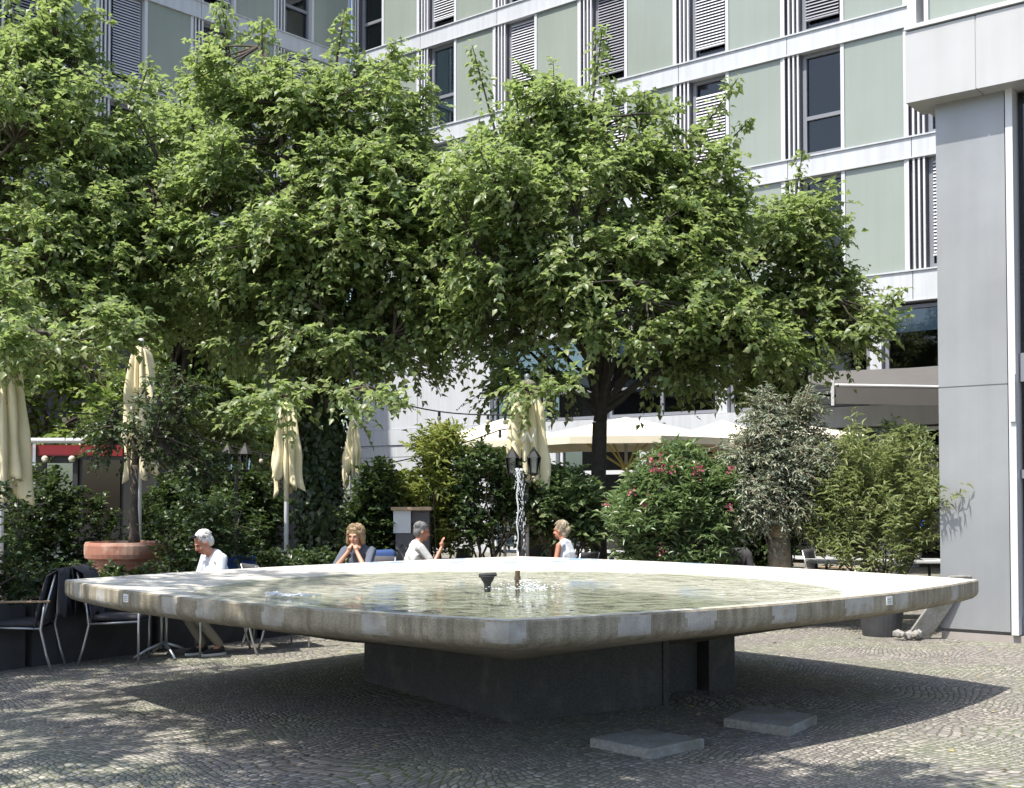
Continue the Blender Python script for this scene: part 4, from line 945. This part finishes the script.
# ------------------------------------------------------------------ lanterns
def lantern(px, Y, ytop, label, heads):
    zt_ = P(px, ytop, Y).z; o = thing('lantern_post', label, 'lamp', (P(px, 500, Y).x, Y, 0), 'black lantern posts')
    b = MB(); b.tube([(0, 0, 0), (0, 0, .4), (0, 0, zt_-.35)], [.06, .035, .028], 10); b.ball((0, 0, zt_-.35), .04, 1)
    b.lathe([(.11, 0), (.11, .08), (.06, .14)], (0, 0, 0), 14); b.build('post', 'black_metal', o, smooth=False)
    for hx in heads:
        b = MB(); b.tube([(0, 0, zt_-.42), (hx*.6, 0, zt_-.46), (hx, 0, zt_-.38)], .014, 6) if hx else None
        b.lathe([(.03, zt_-.36), (.07, zt_-.33), (.075, zt_-.32)], (hx, 0, 0), 6)
        b.lathe([(.105, zt_-.11), (.08, zt_-.07), (.03, zt_), (.012, zt_+.04)], (hx, 0, 0), 6)
        for k in range(6):
            a_ = k*math.pi/3; b.tube([(hx+.07*math.cos(a_), .07*math.sin(a_), zt_-.33), (hx+.093*math.cos(a_), .093*math.sin(a_), zt_-.10)], .008, 5)
        h = b.build('lantern_head', 'black_metal', o)
        b = MB(); b.lathe([(.055, zt_-.32), (.088, zt_-.11)], (hx, 0, 0), 6); b.build('pane', 'glass', h)
lantern(523, 16.9, 450, 'black lamp post with two lantern heads beside the water jet', (-.15, .15))
lantern(236, 16.6, 446, 'black lamp post with lantern heads left of the ivy trunk', (-.12, .12))

# ------------------------------------------------------------------ string lights
def cord(pts, label, nb):
    ps = [P(*q) for q in pts]; b = MB(); out = []
    for a, c in zip(ps, ps[1:]):
        for i in range(9):
            t = i/8; q = a.lerp(c, t); q.z -= .12*math.sin(math.pi*t)*(c-a).length*.25; out.append(q)
    o = thing('string_lights', label, 'string lights', ps[0], 'strings of bulbs over the terrace')
    b.tube(out, .011, 5); b.build('cord', 'black_metal', o, world=True)
    for k in range(nb):
        q = out[int((k+.5)/nb*(len(out)-1))]; b = MB(); b.tube([q+Vector((0, 0, .01)), q+Vector((0, 0, -.07))], .022, 7); h = b.build('bulb_socket', 'black_metal', o, world=True)
        b = MB(); b.ball(q+Vector((0, 0, -.10)), (.032, .032, .042), 2); b.build('bulb', 'glow_bulb', h, smooth=True, world=True)
cord([(380, 398, 19.2), (505, 415, 17.3), (592, 408, 18.6)], 'string of bulbs from the ivy tree past the folded parasol to the slim trunk', 6)
cord([(352, 470, 21), (500, 430, 21), (592, 400, 18.6)], 'lower string of bulbs crossing the white wall', 6)
cord([(-20, 398, 15.2), (140, 415, 17.0), (300, 462, 17.8)], 'string of bulbs between the parasols at left', 6)

# ------------------------------------------------------------------ chairs and tables
def make_chair(name, label, loc, rz, group):
    """stacking armchair: bent steel side frames, sling seat and back, wooden arm pads; local +y is forward"""
    o = thing(name, label, 'chair', loc, group, rz)
    for s in (-1, 1):
        b = MB(); x = s*.27
        b.tube([(x, .25, 0), (x, .25, .3), (x, .25, .655)], .0125, 8); b.build('leg', 'steel', o, smooth=True)
        b = MB(); b.tube([(x, -.34, 0), (x, -.29, .16), (x, -.235, .40), (x, -.25, .52), (x, -.27, .655)], .0125, 8); b.build('leg', 'steel', o, smooth=True)
        b = MB(); b.tube([(x, .25, .43), (x, -.23, .41)], .011, 7); b.build('seat_rail', 'steel', o, smooth=True)
        b = MB(); b.tube([(x*.93, -.22, .42), (x*.93, -.29, .65), (x*.93, -.36, .93)], .0115, 8); b.build('back_post', 'steel', o, smooth=True)
        b = MB(); b.box((x, -.02, .672), (.052, .60, .022), bev=.008); b.build('armrest', 'wood_arm', o)
    b = MB(); vs = []; n_ = 8
    for i in range(n_+1):
        y = .25-.48*i/n_; z = .43-.02*math.sin(math.pi*i/n_)-.02*i/n_
        vs += [(-.255, y, z), (0, y, z-.012), (.255, y, z)]
    b.add(vs, [(3*i+k, 3*i+k+1, 3*i+k+4, 3*i+k+3) for i in range(n_) for k in range(2)]); q = b.build('seat', 'sling', o, smooth=True); q.modifiers.new('t', 'SOLIDIFY').thickness = .008
    b = MB(); vs = []
    for i in range(n_+1):
        t = i/n_; z = .47+.47*t; y = -.235-.125*t-.01*math.sin(3*t)
        vs += [(-.245, y, z), (0, y-.02, z), (.245, y, z)]
    b.add(vs, [(3*i+k, 3*i+k+1, 3*i+k+4, 3*i+k+3) for i in range(n_) for k in range(2)]); q = b.build('backrest', 'sling', o, smooth=True); q.modifiers.new('t', 'SOLIDIFY').thickness = .008
    return o
def cushion(name, label, loc, rz, seed):
    """blanket thrown over a chair back, hanging over the front and the back of it"""
    r = random.Random(seed); o = MB(); n_, m_ = 22, 14; vs = []
    for i in range(n_+1):
        t = i/n_
        for j in range(m_+1):
            u = j/m_; x = (u-.5)*.56
            lenf = .50+.06*math.sin(u*9+seed); lenb = .42+.06*math.cos(u*11+seed)
            if t < .5: k = 1-t*2; y = -.34+.115*k+.02; z = .965-lenf*k
            else: k = t*2-1; y = -.385+.05*k-.03*k; z = .965-lenb*k
            if abs(t-.5) < .03: z += .012
            w_ = .014*math.sin(u*14+seed+t*3)+.008*math.sin(u*31+t*9); y += w_*(1 if t > .5 else 1)+(.012 if t < .5 else -.012)
            vs.append((x*(1+.05*math.sin(t*6)), y, z))
    o.add(vs, [(i*(m_+1)+j, i*(m_+1)+j+1, (i+1)*(m_+1)+j+1, (i+1)*(m_+1)+j) for i in range(n_) for j in range(m_)])
    b = o.build(name, 'dark_fabric', smooth=True); b.location = loc; b.rotation_euler = (0, 0, rz); b.modifiers.new('t', 'SOLIDIFY').thickness = .012
    return tag(b, label, 'blanket', 'dark blankets on the chairs')
def seatpad(label, loc, rz):
    b = MB(); b.box((0, .0, .462), (.5, .5, .06), bev=.025)
    for i, v in enumerate(b.v): b.v[i] = (v[0]+.01*math.sin(v[1]*30), v[1], v[2]+.008*math.sin(v[0]*20+v[1]*15))
    o = b.build('seat_cushion', 'dark_fabric', smooth=True); o.location = loc; o.rotation_euler = (0, 0, rz); return tag(o, label, 'cushion', 'dark seat cushions')
def dirz(x, y): return math.atan2(-x, y)
CG = 'steel armchairs on the terrace'
z1 = dirz(-1, -.12)
ch0 = make_chair('armchair', 'steel armchair with wooden arms at the left edge turned away from the fountain', (-4.80, 12.0, 0), z1, CG)
cushion('blanket', 'dark grey blanket draped over the back of the left edge armchair', (-4.80, 12.0, 0), z1, 1)
seatpad('dark cushion on the seat of the left edge armchair', (-4.80, 12.0, 0), z1)
def addchair(label, x, y, fx, fy): return copy_tree(ch0, (x, y, 0), label, dirz(fx, fy))
addchair('steel armchair standing back to back with the left edge chair', -4.02, 12.5, 1, .1)
cushion('blanket', 'dark grey blanket hanging off the back to back armchair', (-4.02, 12.5, 0), dirz(1, .1), 4)
seatpad('dark cushion on the seat of the back to back armchair', (-4.02, 12.5, 0), dirz(1, .1))
addchair('steel armchair under the white haired man', -3.12, 13.15, -1, -.35)
addchair('empty steel armchair right of the white haired man', -2.62, 13.75, 1, .6)
addchair('steel armchair under the blonde woman with her hands at her face', -1.80, 15.1, -.25, -1)
addchair('steel armchair under the man in the pale grey shirt', -1.36, 16.25, 1, .25)
addchair('steel armchair under the woman in the white top', .76, 16.77, -.75, .5)
for i, (x, Y, fx, fy, lb) in enumerate([(445, 18.2, -.6, .3, 'empty armchair beneath the dark climber'), (540, 18.8, .3, -1, 'empty armchair behind the water jet'), (590, 18.2, -1, .2, 'empty armchair beside the slim trunk'),
        (745, 16.6, .4, -1, 'empty armchair between the oleander and the olive'), (832, 17.5, .8, -.5, 'empty armchair behind the loose bush'), (270, 16.3, -1, -.4, 'empty armchair in front of the bush left of the ivy trunk')]):
    q = P(x, 500, Y); addchair(lb, q.x, Y, fx, fy)
q = P(745, 500, 16.6); cushion('blanket', 'dark blanket on the chair between oleander and olive', (q.x, 16.6, 0), dirz(.4, -1), 7)
# blue seat back behind the white haired man
q = P(238, 560, 14.2); bt = thing('deck_chair', 'blue fabric chair back behind the white haired man', 'chair', (q.x, 14.2, 0))
b = MB(); b.box((0, 0, .80), (.42, .025, .40), bev=.012); b.build('backrest', 'bluecloth', bt)
b = MB(); b.box((0, .24, .44), (.44, .46, .03), bev=.012); b.build('seat', 'bluecloth', bt)
for sx in (-.2, .2):
    b = MB(); b.tube([(sx, -.06, 0), (sx, .0, .44), (sx, .012, .98)], .013, 8); b.build('leg', 'steel', bt, smooth=True)
    b = MB(); b.tube([(sx, .46, 0), (sx, .44, .44)], .013, 8); b.build('leg', 'steel', bt, smooth=True)
def make_table(label, loc, group, rz=0):
    o = thing('bistro_table', label, 'table', loc, group, rz)
    b = MB(); b.box((0, 0, .735), (.7, .7, .03), bev=.008); b.build('tabletop', 'wood', o)
    for dx in (-.025, .025):
        b = MB(); b.tube([(dx, 0, .09), (dx, 0, .72)], .016, 8); b.build('column', 'steel', o, smooth=True)
    for k in range(4):
        a_ = k*math.pi/2+.5; b = MB(); b.tube([(0, 0, .15), (.16*math.cos(a_), .16*math.sin(a_), .10), (.32*math.cos(a_), .32*math.sin(a_), .015)], [.02, .017, .013], 8); b.build('foot', 'steel', o, smooth=True)
    return o
t0 = make_table('small square table between the back to back chair and the white haired man', (-3.66, 12.85, 0), 'small square tables', .15)
for lb, x, y, rz in (('small square table in front of the blonde woman', -1.95, 14.45, .2), ('small square table in front of the man in the grey shirt', -.62, 16.45, .1), ('small square table before the woman in the white top', .2, 17.25, .3),
                     ('small square table far back beneath the bamboo', -1.0, 18.6, .2), ('small square table beneath the laurel bush', .75, 19.0, .1)):
    copy_tree(t0, (x, y, 0), lb, rz)
# bar unit and side tables seen between the bushes
q = P(412, 507, 17.0); zt_ = q.z
bar = thing('bar_counter', 'white service counter with a dark open side below the bamboo', 'counter', (q.x, 17.0, 0))
b = MB(); b.obox((q.x-.25, 16.9, zt_-.36), (.24, 0, 0), (0, .5, 0), (0, 0, .312)); b.build('body', 'white_frame', bar, world=True)
b = MB(); b.obox((q.x-.28, 16.85, zt_-.045), (.56, 0, 0), (0, .6, 0), (0, 0, .045)); b.build('counter_top', 'wood_arm', bar, world=True)
b = MB(); b.obox((q.x+.0, 17.0, 0), (.24, 0, 0), (0, .4, 0), (0, 0, zt_-.05)); b.obox((q.x-.22, 16.92, 0), (.26, 0, 0), (0, .46, 0), (0, 0, zt_-.365)); b.build('cabinet', 'fin_dark', bar, world=True)
q = P(545, 527, 19.6)
sb = thing('sideboard', 'low sideboard with a white top far behind the water jet', 'sideboard', (q.x, 19.6, 0))
b = MB(); b.box((q.x, 19.6, q.z), (.95, .4, .10), bev=.02); b.build('top', 'white_frame', sb, world=True)
b = MB(); b.box((q.x, 19.6, (q.z-.06)/2), (.85, .34, q.z-.06)); b.build('cabinet', 'wood', sb, world=True)
# table behind the loose bush, parasol base and blue menu
q = P(850, 557, 17.0)
lt = thing('long_table', 'long table with a pale edge behind the loose bush', 'table', (q.x+.4, 17, 0))
b = MB(); b.box((q.x+.4, 17, .80), (1.9, .7, .04), bev=.008); b.build('tabletop', 'white_frame', lt, world=True)
for sx in (-.8, .8):
    for sy in (-.28, .28): b = MB(); b.tube([(q.x+.4+sx, 17+sy, 0), (q.x+.4+sx, 17+sy, .78)], .02, 8); b.build('leg', 'black_metal', lt, world=True)
q = P(921, 541, 16.7)
mn = thing('menu_holder', 'blue menu card holder standing on the long table', 'menu', (q.x, 16.8, .822))
b = MB(); b.add([(-.09, 0, .42), (.09, 0, .42), (.09, .05, .62), (-.09, .05, .62), (-.09, .012, .42), (.09, .012, .42), (.09, .062, .62), (-.09, .062, .62)], [(0, 1, 2, 3), (5, 4, 7, 6), (0, 4, 5, 1), (1, 5, 6, 2), (2, 6, 7, 3), (3, 7, 4, 0)]); b.build('card', 'blue', mn)
b = MB(); b.tube([(0, .03, .0), (0, .03, .44)], .012, 8); b.lathe([(.07, 0), (.07, .012), (.015, .02)], (0, .03, 0), 14); b.build('stand', 'steel', mn)

# ------------------------------------------------------------------ people
def remesh(o, vox, sm=4):
    m = o.modifiers.new('join', 'REMESH'); m.mode = 'VOXEL'; m.voxel_size = vox; m.use_smooth_shade = True
    s_ = o.modifiers.new('soft', 'SMOOTH'); s_.iterations = sm; s_.factor = .5
def person(label, x, y, f, shirt, pants, hair, hairkind, skin='skin', lean=.06, headpitch=0, headyaw=0, arms=None, tuck=.22, shades=False, sleeves='short', shoes=True, sc=1.0, legs_under=0.0):
    """seated figure, seat at .46 m; local +y is forward, +x its right"""
    o = thing('person', label, 'person', (x, y, 0), None, dirz(*f))
    H = .46; hp = Vector((0, -.04, H+.09)); chest = Vector((0, -.04+lean*.8, H+.42)); sh_ = Vector((0, -.04+lean*1.1, H+.585)); nk = Vector((0, lean*1.2-.03, H+.645))
    RH = Matrix.Rotation(headyaw, 3, 'Z') @ Matrix.Rotation(headpitch, 3, 'X')
    hc = nk+RH @ Vector((0, .035, .128))
    arms = arms or {}
    A = {}
    for s in (-1, 1):
        S0_ = sh_+Vector((s*.175, 0, -.015)); E, W_ = arms.get(s, (Vector((s*.24, .08, H+.28)), Vector((s*.14, .30, H+.28))))
        A[s] = (S0_, Vector(E), Vector(W_))
    b = MB()
    b.ball(hc+RH @ Vector((0, -.01, .025)), (.074, .092, .092), 3, RH); b.ball(hc+RH @ Vector((0, .028, -.045)), (.058, .066, .075), 3, RH)
    b.ball(hc+RH @ Vector((0, .055, -.095)), (.03, .028, .022), 2, RH)                                          # chin
    b.cap(hc+RH @ Vector((0, .085, .02)), .010, hc+RH @ Vector((0, .108, -.028)), .015)                          # nose
    for s in (-1, 1):
        b.ball(hc+RH @ Vector((s*.076, -.01, -.01)), (.012, .022, .032), 2, RH)                                 # ears
        b.ball(hc+RH @ Vector((s*.038, .068, -.028)), (.022, .018, .02), 2, RH)                                 # cheeks
        b.ball(hc+RH @ Vector((s*.03, .080, .026)), (.024, .012, .009), 2, RH)                                  # brows
    b.ball(hc+RH @ Vector((0, .083, -.062)), (.024, .012, .008), 2, RH)
    b.cap(nk+Vector((0, -.012, -.05)), .066, hc+Vector((0, -.012, -.05)), .057)
    b.cap(hp, .12, chest, .115); b.cap(chest, .11, sh_, .09); b.cap(sh_+Vector((-.15, 0, -.02)), .055, sh_+Vector((.15, 0, -.02)), .055)
    for s in (-1, 1):
        S0_, E, W_ = A[s]
        b.cap(S0_, .050, E, .040); b.cap(E, .039, W_, .026)
        fd = (W_-E).normalized(); hand = arms.get('hand%d' % s); hd = Vector(hand) if hand else (fd+Vector((-s*.2, .1, -.1))).normalized()
        sd_ = hd.cross(Vector((0, 0, 1))); sd_ = sd_.normalized() if sd_.length > .2 else Vector((1, 0, 0)); nn = sd_.cross(hd)
        pc = W_+hd*.05; b.ball(pc, (.03, .036, .03), 2); b.cap(W_, .025, pc, .03)
        for k, (off, ln) in enumerate(((-.028, .06), (-.009, .074), (.010, .07), (.028, .054))):
            k0 = W_+hd*.085+sd_*off; k1 = k0+hd*ln*.55-nn*.008; k2 = k1+hd*ln*.40-nn*.022
            b.cap(k0-hd*.03, .0105, k0, .010); b.cap(k0, .0098, k1, .009); b.cap(k1, .009, k2, .0075)
        t0_ = W_+hd*.03-sd_*s*.028; t1_ = t0_+hd*.03-sd_*s*.026; b.cap(t0_, .013, t1_, .011); b.cap(t1_, .011, t1_+hd*.03-nn*.008, .009)
    L = {}
    for s in (-1, 1):
        hj = hp+Vector((s*.085, .02, -.015)); kn = Vector((s*.10, .40, H+.06)); an = Vector((s*.09, .40-tuck+s*.05, .10)); L[s] = (hj, kn, an)
        b.cap(hj, .075, kn, .05); b.cap(kn, .05, an, .036); b.cap(an, .036, an+Vector((0, .09, -.055)), .03)
    ob = b.build('body', skin, o, smooth=True); remesh(ob, .0085, 3)
    e = MB()
    for s in (-1, 1): e.ball(hc+RH @ Vector((s*.031, .0815, .010)), (.011, .007, .0065), 1, RH)
    e.build('eyes', 'eye', o, smooth=True)
    e = MB(); e.ball(hc+RH @ Vector((0, .0945, -.062)), (.021, .005, .0055), 1, RH); e.build('mouth', 'lip', o, smooth=True)
    b = MB(); b.cap(hp+Vector((0, 0, -.03)), .150, chest, .148); b.cap(chest, .142, sh_+Vector((0, -.005, -.01)), .10); b.cap(sh_+Vector((-.05, -.012, .02)), .066, sh_+Vector((.05, -.012, .02)), .066); b.cap(sh_+Vector((-.15, 0, -.025)), .068, sh_+Vector((.15, 0, -.025)), .068)
    b.cap(chest+Vector((-.07, .0, .0)), .115, chest+Vector((.07, .0, .0)), .115); b.cap(hp+Vector((-.06, 0, .02)), .125, hp+Vector((.06, 0, .02)), .125)
    if sleeves != 'none':
        for s in (-1, 1):
            S0_, E, W_ = A[s]; e_ = E.lerp(S0_, .25) if sleeves == 'short' else E
            b.cap(S0_, .068, e_, .058)
            if sleeves == 'long': b.cap(E, .054, W_.lerp(E, .3), .042)
    ob = b.build('shirt', shirt, o, smooth=True); remesh(ob, .012, 5)
    b = MB(); b.cap(hp+Vector((-.07, .02, -.03)), .115, hp+Vector((.07, .02, -.03)), .115)
    for s in (-1, 1): hj, kn, an = L[s]; b.cap(hj, .092, kn, .068); b.cap(kn, .07, an+Vector((0, 0, .02)), .055)
    ob = b.build('trousers', pants, o, smooth=True); remesh(ob, .012, 5)
    for s in (-1, 1):
        hj, kn, an = L[s]; b = MB(); b.cap(an+Vector((0, -.03, -.035)), .042, an+Vector((0, .13, -.055)), .034); b.cap(an+Vector((0, .1, -.055)), .036, an+Vector((0, .17, -.062)), .028)
        q = b.build('shoe', 'shoe_black', o, smooth=True); remesh(q, .009, 3)
        b = MB(); n_ = 16
        vs = [(an.x+.043*math.cos(6.283*i/n_)*(1 if math.sin(6.283*i/n_) < 0 else .92), an.y+.06+.145*math.sin(6.283*i/n_), zz) for zz in (.002, .026) for i in range(n_)]
        b.add(vs, [tuple(range(n_))[::-1], tuple(range(n_, 2*n_))]+[(i, (i+1) % n_, n_+(i+1) % n_, n_+i) for i in range(n_)]); b.build('sole', 'sole_white', q)
    b = MB()
    if hairkind == 'short':
        b.ball(hc+RH @ Vector((0, -.028, .045)), (.081, .092, .084), 3, RH); b.ball(hc+RH @ Vector((0, -.06, .0)), (.074, .058, .08), 3, RH)
        for q in range(60):
            a_ = random.random()*6.283; e_ = random.uniform(.1, 1.4); b.ball(hc+RH @ Vector((.078*math.cos(a_)*math.cos(e_), -.03+.088*math.sin(a_)*math.cos(e_), .05+.078*math.sin(e_))), random.uniform(.012, .02), 1)
        for s in (-1, 1): b.ball(hc+RH @ Vector((s*.064, -.02, .02)), (.018, .05, .045), 2, RH)
    elif hairkind == 'bob':
        b.ball(hc+RH @ Vector((0, -.02, .045)), (.092, .10, .085), 3, RH); b.ball(hc+RH @ Vector((0, -.06, -.03)), (.105, .07, .11), 3, RH)
        for s in (-1, 1): b.cap(hc+RH @ Vector((s*.075, .015, .05)), .035, hc+RH @ Vector((s*.098, .01, -.085)), .036); b.cap(hc+RH @ Vector((s*.02, .05, .095)), .03, hc+RH @ Vector((s*.07, .045, .04)), .024)
    else:
        b.ball(hc+RH @ Vector((0, -.025, .03)), (.085, .098, .095), 3, RH); b.ball(hc+RH @ Vector((0, -.11, .0)), (.055, .05, .055), 3, RH); b.ball(hc+RH @ Vector((0, -.06, -.05)), (.06, .05, .06), 3, RH)
    ob = b.build('hair', hair, o, smooth=True); remesh(ob, .009, 3)
    b = MB()
    for q in range({'short': 150, 'bob': 260, 'bun': 170}[hairkind]):                     # loose strands lying on the hair
        a_ = random.random()*6.283; fr = math.sin(a_)                                      # fr > 0: towards the face
        top = Vector((random.gauss(0, .02), -.02+random.gauss(0, .02), .132))
        end_e = {'short': .15, 'bob': -1.15, 'bun': -.2}[hairkind] if fr < .35 else .55
        rr = {'short': (.084, .096, .088), 'bob': (.106, .11, .105), 'bun': (.088, .102, .10)}[hairkind]; pts = []
        for k in range(6):
            e_ = 1.35+(end_e-1.35)*k/5*random.uniform(.85, 1.1); ce = max(math.cos(e_), .75 if e_ < 0 else 0)
            pts.append(hc+RH @ Vector((rr[0]*1.02*math.cos(a_+.12*k*random.uniform(-1, 1))*ce, -.025+rr[1]*1.02*math.sin(a_)*ce, .04+rr[2]*1.03*math.sin(e_)+random.gauss(0, .003))))
        b.tube(pts, [.003, .0042, .004, .0035, .003, .0015], 4, False)
    b.build('hair_strands', hair, o)
    if shades:
        b = MB()
        for s in (-1, 1): b.ball(hc+RH @ Vector((s*.034, .058, .112)), (.027, .020, .016), 2, RH); b.tube([hc+RH @ Vector((s*.06, .05, .11)), hc+RH @ Vector((s*.088, -.03, .05))], .004, 5)
        b.tube([hc+RH @ Vector((-.01, .066, .115)), hc+RH @ Vector((.01, .066, .115))], .004, 5); b.build('sunglasses', 'lens', o)
    o.scale = (sc, sc, sc)
    return o
V3 = Vector
person('white haired man in a white shirt with sunglasses pushed up, looking down', -3.14, 13.12, (-.8, -.72), 'shirt_white', 'khaki', 'hair_white', 'short', 'skin_tan', lean=.10, headpitch=R(-32), headyaw=R(-10), shades=True, tuck=.30,
       arms={-1: (V3((-.25, .14, .74)), V3((-.10, .36, .79))), 1: (V3((.25, .14, .74)), V3((.10, .36, .79)))})
person('blonde woman in a slate top resting her elbows with both hands at her mouth', -1.83, 14.98, (-.30, -1), 'shirt_slate', 'navy', 'hair_blond', 'bob', 'skin', lean=.16, headpitch=R(-14),
       arms={-1: (V3((-.22, .40, .80)), V3((-.055, .31, 1.03))), 1: (V3((.22, .38, .80)), V3((.055, .31, 1.03))), 'hand-1': (.25, -.25, .8), 'hand1': (-.25, -.25, .8)}, sc=1.0)
person('grey haired man in a pale grey shirt seen from behind with one hand raised', -1.36, 16.22, (1, .35), 'shirt_grey', 'navy', 'hair_grey', 'short', 'skin_tan', lean=.12, headpitch=R(-8),
       arms={1: (V3((.24, .26, .80)), V3((.14, .40, 1.02))), -1: (V3((-.24, .12, .76)), V3((-.12, .38, .80))), 'hand1': (-.1, .1, .9)})
person('woman with pinned up pale hair in a white sleeveless top seen from behind', .77, 16.75, (-.8, .45), 'shirt_white', 'navy', 'hair_pale', 'bun', 'skin_tan', lean=.08, sleeves='none', headpitch=R(-6))
q = P(382, 556, 15.6)
b = MB(); b.box((0, 0, .0), (.36, .10, .2), bev=.045)
for i, v in enumerate(b.v): b.v[i] = (v[0], v[1]+.02*math.sin(v[0]*25), v[2]+.02*math.sin(v[0]*18+1))
o = b.build('denim_jacket', 'bluecloth', smooth=True); o.location = (q.x, 15.55, .93); tag(o, 'blue denim jacket hung behind the man in the pale grey shirt', 'jacket')
